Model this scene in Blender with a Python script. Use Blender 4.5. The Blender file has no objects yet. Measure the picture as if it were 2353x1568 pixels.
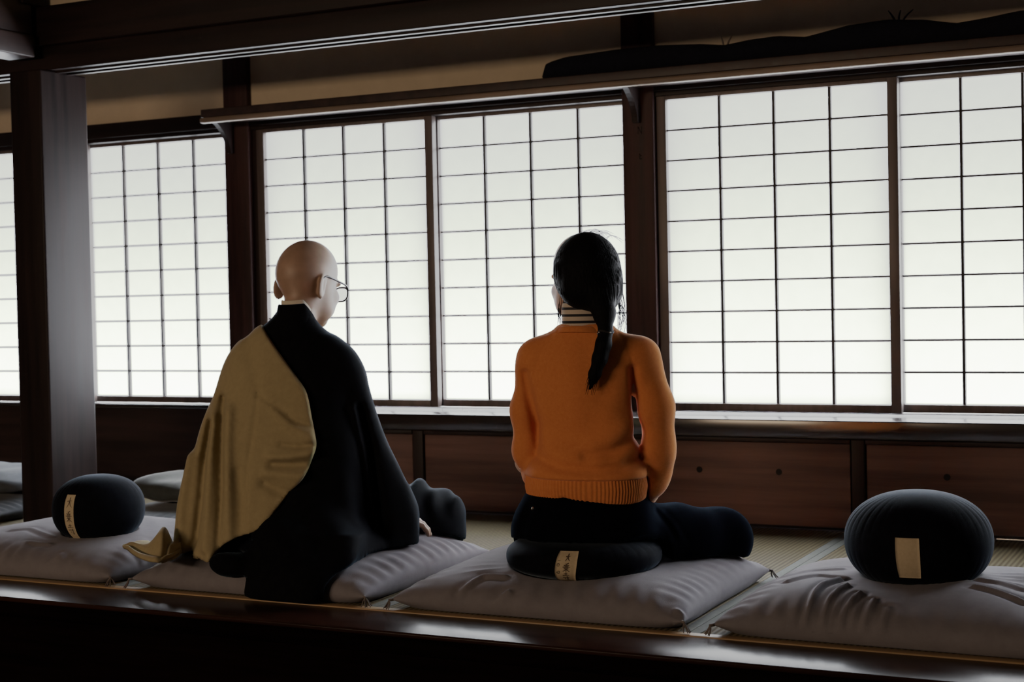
import bpy, bmesh, math, random
import numpy as np
from mathutils import Vector, Matrix
random.seed(7)
rng = np.random.default_rng(7)
SC = bpy.context.scene
COL = SC.collection
pi = math.pi

# ------------------------------------------------------------------ camera geometry (measured from the photograph)
CAM = np.array([0.0, -5.301, 0.792])
R_RIGHT = np.array([0.8967, 0.4421, -0.0213])
R_DOWN = np.array([-0.0067, -0.0332, -0.9994])
R_FWD = np.array([-0.4426, 0.8964, -0.0269])
def unit(v): return v / np.linalg.norm(v)
R_FWD = unit(R_FWD); R_RIGHT = unit(R_RIGHT - R_FWD * (R_RIGHT @ R_FWD)); R_DOWN = np.cross(R_FWD, R_RIGHT)
if R_DOWN[2] > 0: R_DOWN = -R_DOWN
FPX = 3500.0
def at(u, v, d):                       # a measured point: picture position and distance -> place in the room
    return CAM + d * (R_FWD + R_RIGHT * (u - 1176.5) / FPX + R_DOWN * (v - 784) / FPX)
def at_y(u, v, y):
    r = R_FWD + R_RIGHT * (u - 1176.5) / FPX + R_DOWN * (v - 784) / FPX
    return CAM + r * ((y - CAM[1]) / r[1])
def at_z(u, v, z):
    r = R_FWD + R_RIGHT * (u - 1176.5) / FPX + R_DOWN * (v - 784) / FPX
    return CAM + r * ((z - CAM[2]) / r[2])

# ------------------------------------------------------------------ helpers: objects
def tag(o, label=None, cat=None, group=None, kind=None):
    if label: o['label'] = label
    if cat: o['category'] = cat
    if group: o['group'] = group
    if kind: o['kind'] = kind
    return o
def link(o, parent=None):
    COL.objects.link(o)
    if parent is not None: o.parent = parent
    return o
def empty(name, loc=(0, 0, 0), rz=0.0):
    o = bpy.data.objects.new(name, None); o.location = loc; o.rotation_euler = (0, 0, rz)
    o.empty_display_size = 0.1
    return link(o)
def obj(name, verts, faces, mat, parent=None, smooth=True, loc=None):
    me = bpy.data.meshes.new(name)
    me.from_pydata([tuple(map(float, v)) for v in verts], [], [tuple(map(int, f)) for f in faces])
    me.validate(); me.update()
    if smooth:
        me.polygons.foreach_set('use_smooth', [True] * len(me.polygons))
    o = bpy.data.objects.new(name, me)
    if mat: me.materials.append(mat)
    if loc is not None: o.location = loc
    return link(o, parent)
def obj_bm(name, bm, mat, parent=None, smooth=False, loc=None):
    me = bpy.data.meshes.new(name); bm.to_mesh(me); bm.free()
    if smooth: me.polygons.foreach_set('use_smooth', [True] * len(me.polygons))
    o = bpy.data.objects.new(name, me); me.materials.append(mat)
    if loc is not None: o.location = loc
    return link(o, parent)
class MB:                               # collects shapes of ONE part
    def __init__(s): s.v = []; s.f = []
    def add(s, v, f):
        b = len(s.v); s.v += [tuple(map(float, p)) for p in v]; s.f += [tuple(int(i) + b for i in q) for q in f]; return s
    def box(s, x0, x1, y0, y1, z0, z1, bev=0.003):
        bm = bmesh.new(); bmesh.ops.create_cube(bm, size=1)
        for v in bm.verts:
            v.co = Vector(((x0 + x1) / 2 + v.co.x * (x1 - x0), (y0 + y1) / 2 + v.co.y * (y1 - y0), (z0 + z1) / 2 + v.co.z * (z1 - z0)))
        if bev > 0:
            bmesh.ops.bevel(bm, geom=bm.edges[:] , offset=min(bev, (x1 - x0) * .4, (y1 - y0) * .4, (z1 - z0) * .4), segments=2, affect='EDGES', profile=.6)
        bm.verts.index_update()
        s.add([v.co for v in bm.verts], [[v.index for v in f.verts] for f in bm.faces]); bm.free(); return s
    def tube(s, path, rad, seg=8, cap=True):
        v, f = tube(path, rad, seg, cap); return s.add(v, f)
    def build(s, name, mat, parent=None, smooth=True, loc=None): return obj(name, s.v, s.f, mat, parent, smooth, loc)
def tube(path, rad, seg=8, cap=True):
    P = np.array(path, float); n = len(P)
    if np.isscalar(rad): rad = [rad] * n
    T = np.gradient(P, axis=0); T /= np.linalg.norm(T, axis=1)[:, None] + 1e-9
    up = np.array([0, 0, 1.0]) if abs(T[0][2]) < .9 else np.array([1.0, 0, 0])
    V = []; F = []
    N = unit(np.cross(T[0], up))
    for i in range(n):
        N = unit(N - T[i] * (N @ T[i])); B = np.cross(T[i], N)
        for k in range(seg):
            a = 2 * pi * k / seg; V.append(P[i] + rad[i] * (math.cos(a) * N + math.sin(a) * B))
    for i in range(n - 1):
        for k in range(seg):
            F.append((i * seg + k, i * seg + (k + 1) % seg, (i + 1) * seg + (k + 1) % seg, (i + 1) * seg + k))
    if cap:
        F.append(tuple(range(seg - 1, -1, -1))); F.append(tuple((n - 1) * seg + k for k in range(seg)))
    return V, F
def grid_faces(nu, nv, wrap=False):
    F = []
    for i in range(nu - (0 if wrap else 1)):
        for j in range(nv - 1):
            a = i * nv + j; b = ((i + 1) % nu) * nv + j
            F.append((a, b, b + 1, a + 1))
    return F
def curve_pts(ctrl, n=40):              # smooth curve through control points
    C = np.array(ctrl, float); m = len(C); t = np.linspace(0, m - 1, n); out = []
    for x in t:
        i = min(int(x), m - 2); u = x - i
        p0 = C[max(i - 1, 0)]; p1 = C[i]; p2 = C[i + 1]; p3 = C[min(i + 2, m - 1)]
        out.append(.5 * ((2 * p1) + (-p0 + p2) * u + (2 * p0 - 5 * p1 + 4 * p2 - p3) * u * u + (-p0 + 3 * p1 - 3 * p2 + p3) * u ** 3))
    return np.array(out)

# ------------------------------------------------------------------ helpers: materials
def new_mat(name):
    m = bpy.data.materials.new(name); m.use_nodes = True
    nt = m.node_tree; b = nt.nodes['Principled BSDF']; return m, nt, b
def _noise(nt, scale, vec, detail=4, rough=.55):
    n = nt.nodes.new('ShaderNodeTexNoise'); n.inputs['Scale'].default_value = scale; n.inputs['Detail'].default_value = detail
    n.inputs['Roughness'].default_value = rough
    nt.links.new(vec, n.inputs['Vector']); return n
def _coords(nt, scale=(1, 1, 1)):
    tc = nt.nodes.new('ShaderNodeTexCoord'); mp = nt.nodes.new('ShaderNodeMapping'); mp.inputs['Scale'].default_value = scale
    nt.links.new(tc.outputs['Object'], mp.inputs['Vector']); return mp.outputs['Vector']
def _ramp(nt, fac, c0, c1, p0=.35, p1=.65):
    r = nt.nodes.new('ShaderNodeValToRGB'); e = r.color_ramp.elements
    e[0].position = p0; e[0].color = (*c0, 1); e[1].position = p1; e[1].color = (*c1, 1)
    nt.links.new(fac, r.inputs['Fac']); return r.outputs['Color']
def _bump(nt, b, h, strength, dist=.002):
    n = nt.nodes.new('ShaderNodeBump'); n.inputs['Strength'].default_value = strength; n.inputs['Distance'].default_value = dist
    nt.links.new(h, n.inputs['Height']); nt.links.new(n.outputs['Normal'], b.inputs['Normal'])
def wood(name, c0, c1, axis=0, rough=.45, grain=1.0, spec=.5, rough_var=.1, bump=.25):
    m, nt, b = new_mat(name)
    s = [28 * grain] * 3; s[axis] = 1.6 * grain
    v = _coords(nt, s); n = _noise(nt, 1.0, v, 6, .6)
    nt.links.new(_ramp(nt, n.outputs['Fac'], c0, c1), b.inputs['Base Color'])
    mr = nt.nodes.new('ShaderNodeMapRange'); mr.inputs['To Min'].default_value = rough - rough_var; mr.inputs['To Max'].default_value = rough + rough_var
    nt.links.new(n.outputs['Fac'], mr.inputs['Value']); nt.links.new(mr.outputs['Result'], b.inputs['Roughness'])
    b.inputs['Specular IOR Level'].default_value = spec
    _bump(nt, b, n.outputs['Fac'], bump, .001)
    return m
def cloth(name, c0, c1, rough=.95, scale=60, weave=900, bump=.35, sheen=.0, sheen_tint=(1, 1, 1), spec=.15):
    m, nt, b = new_mat(name)
    v = _coords(nt); n = _noise(nt, scale, v, 5, .65)
    nt.links.new(_ramp(nt, n.outputs['Fac'], c0, c1, .3, .7), b.inputs['Base Color'])
    b.inputs['Roughness'].default_value = rough; b.inputs['Specular IOR Level'].default_value = spec
    if sheen:
        b.inputs['Sheen Weight'].default_value = sheen; b.inputs['Sheen Roughness'].default_value = .28; b.inputs['Sheen Tint'].default_value = (*sheen_tint, 1)
    n2 = _noise(nt, weave, v, 2, .5)
    _bump(nt, b, n2.outputs['Fac'], bump, .0012)
    return m
def plain(name, c, rough=.5, metal=0, spec=.5):
    m, nt, b = new_mat(name)
    v = _coords(nt); n = _noise(nt, 40, v, 3)
    nt.links.new(_ramp(nt, n.outputs['Fac'], tuple(x * .88 for x in c), tuple(min(1, x * 1.1) for x in c)), b.inputs['Base Color'])
    b.inputs['Roughness'].default_value = rough; b.inputs['Metallic'].default_value = metal; b.inputs['Specular IOR Level'].default_value = spec
    return m

M = {}
M['wood_x'] = wood('dark_wood_along', (.005, .0024, .0021), (.013, .006, .0052), 0, .5, spec=.14)
M['wood_z'] = wood('dark_wood_upright', (.005, .0025, .0022), (.015, .0078, .0068), 2, .48, spec=.13)
M['wood_y'] = wood('dark_wood_depth', (.012, .006, .0052), (.03, .015, .012), 1, .5, spec=.35)
M['ledge'] = wood('polished_ledge_wood', (.012, .005, .0035), (.028, .0115, .007), 0, .25, spec=.04, rough_var=.05, bump=.08)
M['sill'] = wood('polished_sill_wood', (.010, .007, .0065), (.018, .012, .011), 0, .19, spec=.6, rough_var=.02, bump=.0)
M['door'] = wood('cabinet_door_wood', (.055, .029, .024), (.13, .068, .054), 0, .6, .6, spec=.2)
M['post'] = wood('red_brown_post_wood', (.018, .0075, .0068), (.042, .0185, .0165), 2, .5, spec=.12)
M['dado'] = wood('dark_dado_wood', (.012, .007, .006), (.03, .017, .015), 0, .6, .6, spec=.1)
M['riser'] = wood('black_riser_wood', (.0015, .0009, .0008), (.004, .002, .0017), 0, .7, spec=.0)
M['shelf'] = wood('lit_shelf_edge_wood', (.13, .095, .065), (.22, .165, .12), 0, .5, spec=.3)
M['kumiko'] = wood('lattice_wood', (.010, .008, .007), (.022, .016, .013), 2, .6, spec=.2)
M['frame'] = wood('window_frame_wood', (.05, .036, .033), (.09, .066, .058), 2, .45, spec=.4)
M['plaster'] = cloth('beige_plaster', (.56, .47, .33), (.63, .53, .38), .95, 9, 300, .2)
M['zabuton'] = cloth('grey_mauve_cotton', (.148, .138, .150), (.178, .167, .180), .95, 25, 700, .4, .04)
M['zabuton_b'] = cloth('blue_grey_cotton', (.055, .062, .07), (.075, .082, .092), .95, 25, 700, .4, .1)
M['green'] = cloth('green_grey_cotton', (.028, .031, .027), (.04, .043, .038), .95, 25, 700, .4, .3)
M['zafu'] = cloth('navy_black_cotton', (.0016, .0019, .0032), (.003, .0036, .0056), .85, 40, 800, .4, .13, (.6, .78, 1), .02)
M['robe'] = cloth('black_robe_cloth', (.0018, .0019, .0026), (.0032, .0034, .0044), .85, 40, 900, .3, .09, (.45, .72, 1), .02)
M['kesa'] = cloth('khaki_linen', (.29, .23, .118), (.335, .27, .14), .95, 70, 1100, .5, .1)
M['sweater'] = cloth('orange_wool', (.58, .175, .036), (.66, .215, .048), 1, 120, 900, .6, .42, (1, .92, .78))
M['pants'] = cloth('navy_black_trousers', (.0012, .0014, .0024), (.002, .0024, .004), .9, 40, 900, .3, .05, (.5, .72, 1), .0)
M['white'] = cloth('white_cotton', (.62, .55, .45), (.7, .62, .52), .9)
M['navy'] = cloth('navy_rolled_cloth', (.003, .0035, .008), (.005, .006, .012), .95)
M['label'] = cloth('cream_cotton_tape', (.46, .37, .235), (.54, .44, .29), .95, 120)
M['ink'] = plain('brown_black_ink', (.07, .045, .026), .8)
M['ink_faint'] = plain('faint_grey_ink', (.14, .11, .07), .8)
M['lens_metal'] = plain('dark_blue_steel', (.006, .008, .014), .35, .0)
M['metal'] = plain('bright_metal', (.6, .6, .6), .3, 1)
M['tassel'] = cloth('grey_thread', (.11, .09, .08), (.15, .125, .115))
M['dark'] = plain('black_hole', (.004, .003, .003), .9)
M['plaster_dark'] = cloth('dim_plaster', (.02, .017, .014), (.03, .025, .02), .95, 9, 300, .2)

# skin
def skin_mat(name, c0, c1):
    m, nt, b = new_mat(name); v = _coords(nt); n = _noise(nt, 30, v, 5)
    nt.links.new(_ramp(nt, n.outputs['Fac'], c0, c1), b.inputs['Base Color'])
    b.inputs['Roughness'].default_value = .48; b.inputs['Specular IOR Level'].default_value = .45
    b.inputs['Subsurface Weight'].default_value = .12; b.inputs['Subsurface Radius'].default_value = (.012, .005, .003); b.inputs['Subsurface Scale'].default_value = .5
    n2 = _noise(nt, 900, v, 2); _bump(nt, b, n2.outputs['Fac'], .12, .0006)
    return m
M['skin'] = skin_mat('monk_skin', (.30, .19, .128), (.36, .23, .158))
M['skin_w'] = skin_mat('woman_skin', (.5, .33, .25), (.56, .38, .29))
# hair: black with fine strand grooves
m, nt, b = new_mat('black_hair'); v = _coords(nt, (1, 1, .06)); n = _noise(nt, 420, v, 3, .6)
nt.links.new(_ramp(nt, n.outputs['Fac'], (.0015, .0015, .002), (.004, .004, .005)), b.inputs['Base Color'])
b.inputs['Roughness'].default_value = .6; b.inputs['Specular IOR Level'].default_value = .03; _bump(nt, b, n.outputs['Fac'], .6, .003); M['hair'] = m
# striped knit
m, nt, b = new_mat('striped_knit'); tc = nt.nodes.new('ShaderNodeTexCoord'); sp = nt.nodes.new('ShaderNodeSeparateXYZ'); nt.links.new(tc.outputs['Object'], sp.inputs[0])
mm = nt.nodes.new('ShaderNodeMath'); mm.operation = 'MULTIPLY'; mm.inputs[1].default_value = 1 / .0175; nt.links.new(sp.outputs['Z'], mm.inputs[0])
fr = nt.nodes.new('ShaderNodeMath'); fr.operation = 'FRACT'; nt.links.new(mm.outputs[0], fr.inputs[0])
cr = nt.nodes.new('ShaderNodeValToRGB'); cr.color_ramp.interpolation = 'CONSTANT'; cr.color_ramp.elements[0].color = (.5, .42, .34, 1); cr.color_ramp.elements[1].color = (.008, .008, .012, 1); cr.color_ramp.elements[1].position = .62
nt.links.new(fr.outputs[0], cr.inputs['Fac']); nt.links.new(cr.outputs['Color'], b.inputs['Base Color']); b.inputs['Roughness'].default_value = .9; M['stripe'] = m
# tatami: ridges of the weave run along the mat (y)
m, nt, b = new_mat('tatami_weave'); tc = nt.nodes.new('ShaderNodeTexCoord'); wv = nt.nodes.new('ShaderNodeTexWave'); wv.bands_direction = 'X'; wv.inputs['Scale'].default_value = 21.0
wv.inputs['Distortion'].default_value = .25; wv.inputs['Detail'].default_value = 1
nt.links.new(tc.outputs['Object'], wv.inputs['Vector'])
v2 = _coords(nt, (300, 9, 1)); n2 = _noise(nt, 1, v2, 4)
mx = nt.nodes.new('ShaderNodeMix'); mx.data_type = 'FLOAT'; mx.inputs[0].default_value = .35; nt.links.new(wv.outputs['Fac'], mx.inputs[2]); nt.links.new(n2.outputs['Fac'], mx.inputs[3])
nt.links.new(_ramp(nt, mx.outputs[0], (.06, .047, .025), (.13, .105, .062), .15, .75), b.inputs['Base Color']); b.inputs['Roughness'].default_value = .6
b.inputs['Specular IOR Level'].default_value = .04; _bump(nt, b, mx.outputs[0], .7, .004); M['tatami'] = m
M['heri'] = cloth('tatami_border_cloth', (.11, .115, .105), (.14, .145, .13), .8, 60)
# shoji paper: thin translucent paper, lit from outside, with a soft daylight glow of its own
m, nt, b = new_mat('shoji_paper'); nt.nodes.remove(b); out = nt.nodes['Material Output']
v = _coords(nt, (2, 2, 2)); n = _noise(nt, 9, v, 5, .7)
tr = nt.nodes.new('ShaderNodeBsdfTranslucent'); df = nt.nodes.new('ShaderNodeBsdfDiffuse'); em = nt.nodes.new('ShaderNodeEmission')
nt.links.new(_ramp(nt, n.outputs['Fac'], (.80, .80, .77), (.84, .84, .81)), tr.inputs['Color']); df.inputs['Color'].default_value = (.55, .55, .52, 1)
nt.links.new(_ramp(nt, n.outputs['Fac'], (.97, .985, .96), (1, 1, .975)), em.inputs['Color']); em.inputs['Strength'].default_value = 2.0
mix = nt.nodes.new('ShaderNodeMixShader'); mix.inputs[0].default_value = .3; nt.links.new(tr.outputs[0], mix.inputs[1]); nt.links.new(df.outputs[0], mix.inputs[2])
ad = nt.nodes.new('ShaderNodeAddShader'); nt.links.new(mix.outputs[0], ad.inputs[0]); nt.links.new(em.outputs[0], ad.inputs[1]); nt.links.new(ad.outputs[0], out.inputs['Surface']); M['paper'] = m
# lens glass
m, nt, b = new_mat('spectacle_glass'); b.inputs['Transmission Weight'].default_value = 1; b.inputs['Roughness'].default_value = .0; b.inputs['IOR'].default_value = 1.1; M['glass'] = m

# ------------------------------------------------------------------ implicit surfaces (bodies and draped cloth)
def sn(F, lo, hi, h, newton=3):
    lo = np.array(lo, float); hi = np.array(hi, float)
    n = np.ceil((hi - lo) / h).astype(int) + 1
    ax = [lo[i] + h * np.arange(n[i]) for i in range(3)]
    V = np.empty(n, np.float32)
    for i in range(0, n[0], 24):
        X, Y, Z = np.meshgrid(ax[0][i:i + 24], ax[1], ax[2], indexing='ij'); V[i:i + 24] = F(X, Y, Z)
    S = V < 0
    c = [(i, j, k) for i in (0, 1) for j in (0, 1) for k in (0, 1)]
    def sub(A, o): return A[o[0]:A.shape[0] - 1 + o[0], o[1]:A.shape[1] - 1 + o[1], o[2]:A.shape[2] - 1 + o[2]]
    cnt = sum(sub(S, o).astype(np.int8) for o in c)
    act = (cnt > 0) & (cnt < 8)
    ids = np.argwhere(act); m = len(ids)
    idx = -np.ones(act.shape, np.int64); idx[act] = np.arange(m)
    P = np.zeros((m, 3)); W = np.zeros(m)
    for a in c:
        for d in range(3):
            if a[d] == 0:
                b = list(a); b[d] = 1
                va = sub(V, a)[act]; vb = sub(V, b)[act]; cr = (va < 0) != (vb < 0)
                t = np.where(cr, va / np.where(va - vb == 0, 1, va - vb), 0)
                p = np.array(a, float)[None, :].repeat(m, 0); p[:, d] += t
                P += np.where(cr[:, None], p, 0); W += cr
    P = (ids + P / W[:, None]) * h + lo
    faces = []
    for d in range(3):
        e = [1, 2] if d == 0 else ([2, 0] if d == 1 else [0, 1])
        A = np.take(S, range(S.shape[d] - 1), d); B = np.take(S, range(1, S.shape[d]), d)
        ed = np.argwhere(A != B)
        for q in [1]:
            ok = np.all([(ed[:, e[0]] > 0) & (ed[:, e[0]] < act.shape[e[0]]), (ed[:, e[1]] > 0) & (ed[:, e[1]] < act.shape[e[1]])], axis=0)
            ed = ed[ok]
            def cell(o0, o1):
                k = ed.copy(); k[:, e[0]] += o0; k[:, e[1]] += o1; return idx[k[:, 0], k[:, 1], k[:, 2]]
            f = np.stack([cell(-1, -1), cell(0, -1), cell(0, 0), cell(-1, 0)], 1)
            inside = S[ed[:, 0], ed[:, 1], ed[:, 2]]
            f[~inside] = f[~inside][:, ::-1]
            faces.append(f)
    Fa = np.concatenate(faces); Fa = Fa[(Fa >= 0).all(1)]
    for _ in range(newton):
        e = h * .25
        f0 = F(P[:, 0], P[:, 1], P[:, 2])
        g = np.stack([(F(P[:, 0] + e * (k == 0), P[:, 1] + e * (k == 1), P[:, 2] + e * (k == 2)) - F(P[:, 0] - e * (k == 0), P[:, 1] - e * (k == 1), P[:, 2] - e * (k == 2))) / (2 * e) for k in range(3)], 1)
        st = (f0 / (np.sum(g * g, 1) + 1e-4))[:, None] * g
        L = np.linalg.norm(st, axis=1); st *= np.minimum(1, .35 * h / (L + 1e-9))[:, None]
        P = P - st
    return P, Fa
def relax(P, F, it=2, w=.5):
    n = len(P)
    for _ in range(it):
        A = np.zeros((n, 3)); c = np.zeros(n)
        for a, b in ((0, 1), (1, 2), (2, 3), (3, 0)):
            np.add.at(A, F[:, a], P[F[:, b]]); np.add.at(c, F[:, a], 1); np.add.at(A, F[:, b], P[F[:, a]]); np.add.at(c, F[:, b], 1)
        P = P * (1 - w) + w * A / np.maximum(c, 1)[:, None]
    return P
def smin(a, b, k):
    h = np.clip(.5 + .5 * (b - a) / k, 0, 1); return b + (a - b) * h - k * h * (1 - h)
def smax(a, b, k): return -smin(-a, -b, k)
def ell(X, Y, Z, c, r, A=None):         # ellipsoid; A = rows of a local frame
    x, y, z = X - c[0], Y - c[1], Z - c[2]
    if A is not None: x, y, z = (A[0][0] * x + A[0][1] * y + A[0][2] * z, A[1][0] * x + A[1][1] * y + A[1][2] * z, A[2][0] * x + A[2][1] * y + A[2][2] * z)
    k0 = np.sqrt((x / r[0]) ** 2 + (y / r[1]) ** 2 + (z / r[2]) ** 2) + 1e-6
    k1 = np.sqrt((x / r[0] ** 2) ** 2 + (y / r[1] ** 2) ** 2 + (z / r[2] ** 2) ** 2) + 1e-6
    return k0 * (k0 - 1) / k1
def cap(X, Y, Z, a, b, ra, rb):
    a = np.array(a, float); b = np.array(b, float); d = b - a; L = d @ d
    t = np.clip(((X - a[0]) * d[0] + (Y - a[1]) * d[1] + (Z - a[2]) * d[2]) / L, 0, 1)
    return np.sqrt((X - a[0] - t * d[0]) ** 2 + (Y - a[1] - t * d[1]) ** 2 + (Z - a[2] - t * d[2]) ** 2) - (ra + (rb - ra) * t)
def chain(X, Y, Z, pts, rad, k=.01):
    d = None
    for i in range(len(pts) - 1):
        e = cap(X, Y, Z, pts[i], pts[i + 1], rad[i], rad[i + 1]); d = e if d is None else smin(d, e, k)
    return d
def sstep(x, a, b):
    t = np.clip((x - a) / (b - a), 0, 1); return t * t * (3 - 2 * t)
def smooth_rows(T, step=.008, sig=.016):  # resample a table of rows evenly and round off its corners
    z = np.arange(T[0, 0], T[-1, 0] + 1e-6, step); z[-1] = T[-1, 0]
    C = np.stack([np.interp(z, T[:, 0], T[:, i]) for i in range(1, T.shape[1])], 1)
    k = int(3 * sig / step); w_ = np.exp(-.5 * (np.arange(-k, k + 1) * step / sig) ** 2); w_ /= w_.sum()
    top = 2 * C[-1] - C[-2:-k - 2:-1] if len(C) > k + 2 else np.repeat(C[-1:], k, 0); bot = 2 * C[0] - C[k:0:-1] if len(C) > k + 2 else np.repeat(C[:1], k, 0)
    P = np.concatenate([bot, C, top]); S_ = np.stack([np.convolve(P[:, i], w_, 'valid') for i in range(C.shape[1])], 1)
    return np.concatenate([z[:, None], S_], 1)
_rows = {}
def loft(X, Y, Z, tab, n=2.3, shear=0.0):   # tab rows: z, left, right, front centre, half depth
    key = tuple(map(tuple, tab))
    if key not in _rows: _rows[key] = smooth_rows(np.array(sorted(tab), float))
    T = _rows[key]; z = T[:, 0]
    l, r, fc, b = (np.interp(Z, z, T[:, i]) for i in (1, 2, 3, 4))
    c = (l + r) / 2; a = np.maximum((r - l) / 2, .004)
    y = Y + shear * (X - c) - fc
    q = (np.abs((X - c) / a) ** n + np.abs(y / b) ** n) ** (1 / n)
    d = (q - 1) * np.minimum(a, b)
    return smax(d, np.maximum(z[0] - Z, Z - z[-1]), .012)
def seg2(X, Z, pts):                    # distance to a polyline in the (across, up) plane
    d = None
    for (a, b) in zip(pts[:-1], pts[1:]):
        ax, az = a; dx, dz = b[0] - ax, b[1] - az; L = dx * dx + dz * dz
        t = np.clip(((X - ax) * dx + (Z - az) * dz) / L, 0, 1); e = np.sqrt((X - ax - t * dx) ** 2 + (Z - az - t * dz) ** 2)
        d = e if d is None else np.minimum(d, e)
    return d
def crease(X, Y, Z, pts, w, amp):       # groove (amp>0) or ridge (amp<0), on the near side of the body
    return amp * np.exp(-(seg2(X, Z, pts) / w) ** 2) * sstep(-Y, -.12, .02)

# ------------------------------------------------------------------ cushions: where they lie
class Zab:
    def __init__(s, x0, x1, y0, y1, H=.100, zs=.026, base=0.0, seed=0, ang=0.0):
        s.c = ((x0 + x1) / 2, (y0 + y1) / 2); s.h = ((x1 - x0) / 2, (y1 - y0) / 2); s.H = H; s.zs = zs + base; s.base = base; s.seed = seed; s.ang = ang
        s.zafu = []; s.folds = []; s.lines = []
    def surf(s, u, v, x, y):
        h = .72 * np.maximum((1 - np.abs(u) ** 4), 0) ** .42 * np.maximum((1 - np.abs(v) ** 3.6), 0) ** .44 + .28 * np.maximum(1 - u * u, 0) * np.maximum(1 - v * v, 0) ** 1.2
        z = s.H * h
        r = np.random.default_rng(s.seed)
        du = (1 - np.abs(u)) * s.h[0]; dv = (1 - np.abs(v)) * s.h[1]
        for k in range(5):
            a, b, p, q = r.uniform(3, 14), r.uniform(3, 14), r.uniform(0, 6), r.uniform(.3, 1)
            z = z + .0022 * q * np.sin(a * x + b * y + p) * np.minimum(h * 1.5, 1)
        for (d, t, w) in ((du, y, v), (dv, x, u)):
            f = r.uniform(110, 140); ph = r.uniform(0, 6)
            wave = (np.sin(f * t + 2.2 * np.sin(7 * t + ph) + 14 * d + ph) + .7 * np.sin(.63 * f * t - 20 * d + 3 * np.sin(11 * t)) * np.sin(17 * t + ph)) * .7
            z = z + .0038 * wave * np.exp(-(d - .03) ** 2 / .05 ** 2) * np.minimum(d / .02, 1) * np.clip(1.2 * (1 - np.abs(w) ** 6), 0, 1) * (.35 + .65 * (.5 + .5 * np.sin(5 * t + ph)))
        for (pts, w_, amp) in s.lines:
            d_ = seg2(x, y, pts); z = z + amp * (np.exp(-(d_ / w_) ** 2) - .7 * np.exp(-((d_ - 2.0 * w_) / w_) ** 2))
        for (zf, a0, a1, amp, frq) in s.folds:
            dx, dy = x - zf['c'][0], y - zf['c'][1]; rho = np.sqrt(dx * dx + dy * dy); an = np.arctan2(dy, dx)
            m_ = sstep(an, a0, a0 + .25) * sstep(-an, -a1, -a1 + .25)
            an2 = an + .5 * (rho - zf['R'])
            z = z + amp * m_ * (.62 - np.abs(np.sin(frq * an2 + 1.3 * np.sin(2.3 * an)))) * (.6 + .4 * np.sin(5 * an + 1)) * np.exp(-((rho - zf['R'] - .065) / .05) ** 2)
        z = s.zs + z
        for zf in s.zafu:
            dx, dy = x - zf['c'][0], y - zf['c'][1]; rho = np.sqrt(dx * dx + dy * dy)
            z = z - .014 * np.exp(-((rho - zf['R'] * .9) / .10) ** 2) * np.minimum(h, 1)
            q = np.clip(rho / (zf['R'] * 1.0), 0, 1)
            zb = np.where(rho < zf['R'], zf['c'][2] - zf['h'] * np.maximum(1 - q ** zf['n'], 0) ** (1 / zf['n']) - .004, 9)
            z = np.minimum(z, zb)
        return np.maximum(z, s.base + .004)
    def uv(s, X, Y):
        ca, sa = math.cos(s.ang), math.sin(s.ang); dx, dy = X - s.c[0], Y - s.c[1]; x, y = ca * dx + sa * dy, -sa * dx + ca * dy
        u = x / s.h[0]; v = y / s.h[1]
        for _ in range(3):
            u, v = x / (s.h[0] * (1 - .035 * (1 - np.clip(v, -1, 1) ** 2))), y / (s.h[1] * (1 - .035 * (1 - np.clip(u, -1, 1) ** 2)))
        return u, v
    def top(s, X, Y, grow=0.0):
        u, v = s.uv(X, Y); u = u * s.h[0] / (s.h[0] + grow); v = v * s.h[1] / (s.h[1] + grow); ins = (np.abs(u) < 1) & (np.abs(v) < 1)
        return np.where(ins, s.surf(np.clip(u, -1, 1), np.clip(v, -1, 1), X, Y), 0.0)
    def mesh(s, n=190):
        t = np.linspace(-1, 1, n); g = np.sign(t) * (1 - (1 - np.abs(t)) ** 1.8)
        U, V = np.meshgrid(g, g, indexing='ij')
        x = s.h[0] * U * (1 - .035 * (1 - V ** 2)); y = s.h[1] * V * (1 - .035 * (1 - U ** 2))
        ca, sa = math.cos(s.ang), math.sin(s.ang); X = s.c[0] + ca * x - sa * y; Y = s.c[1] + sa * x + ca * y
        Zt = s.surf(U, V, X, Y)
        h = np.maximum((1 - np.abs(U) ** 3), 0) ** .5 * np.maximum((1 - np.abs(V) ** 3), 0) ** .5
        Zb = np.maximum(s.base + .002, s.zs - .09 * h)
        edge = (np.abs(U) == 1) | (np.abs(V) == 1); Zt = np.where(edge, s.zs, Zt); Zb = np.where(edge, s.zs, Zb)
        Zt = np.maximum(Zt, np.where(edge, s.zs, Zb + .0015))
        vt = np.stack([X, Y, Zt], -1).reshape(-1, 3); vb = np.stack([X, Y, Zb], -1).reshape(-1, 3)
        N = n * n; mp = np.arange(N) + N; em = edge.reshape(-1); mp[em] = np.arange(N)[em]
        F = grid_faces(n, n); Fb = [tuple(int(mp[i]) for i in f[::-1]) for f in F]
        return np.concatenate([vt, vb]), F + Fb
    def corner(s, i, j):
        ca, sa = math.cos(s.ang), math.sin(s.ang); x, y = i * s.h[0], j * s.h[1]
        return np.array([s.c[0] + ca * x - sa * y, s.c[1] + sa * x + ca * y, s.zs])
def make_zafu(c, R, h, n=2.5): return dict(c=np.array(c, float), R=R, h=h, n=n)
def zafu_sdf(z, X, Y, Z):
    n = z['n']; rho = np.sqrt((X - z['c'][0]) ** 2 + (Y - z['c'][1]) ** 2)
    q = ((rho / z['R']) ** n + (np.abs(Z - z['c'][2]) / z['h']) ** n) ** (1 / n); return (q - 1) * min(z['R'], z['h'])

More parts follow.
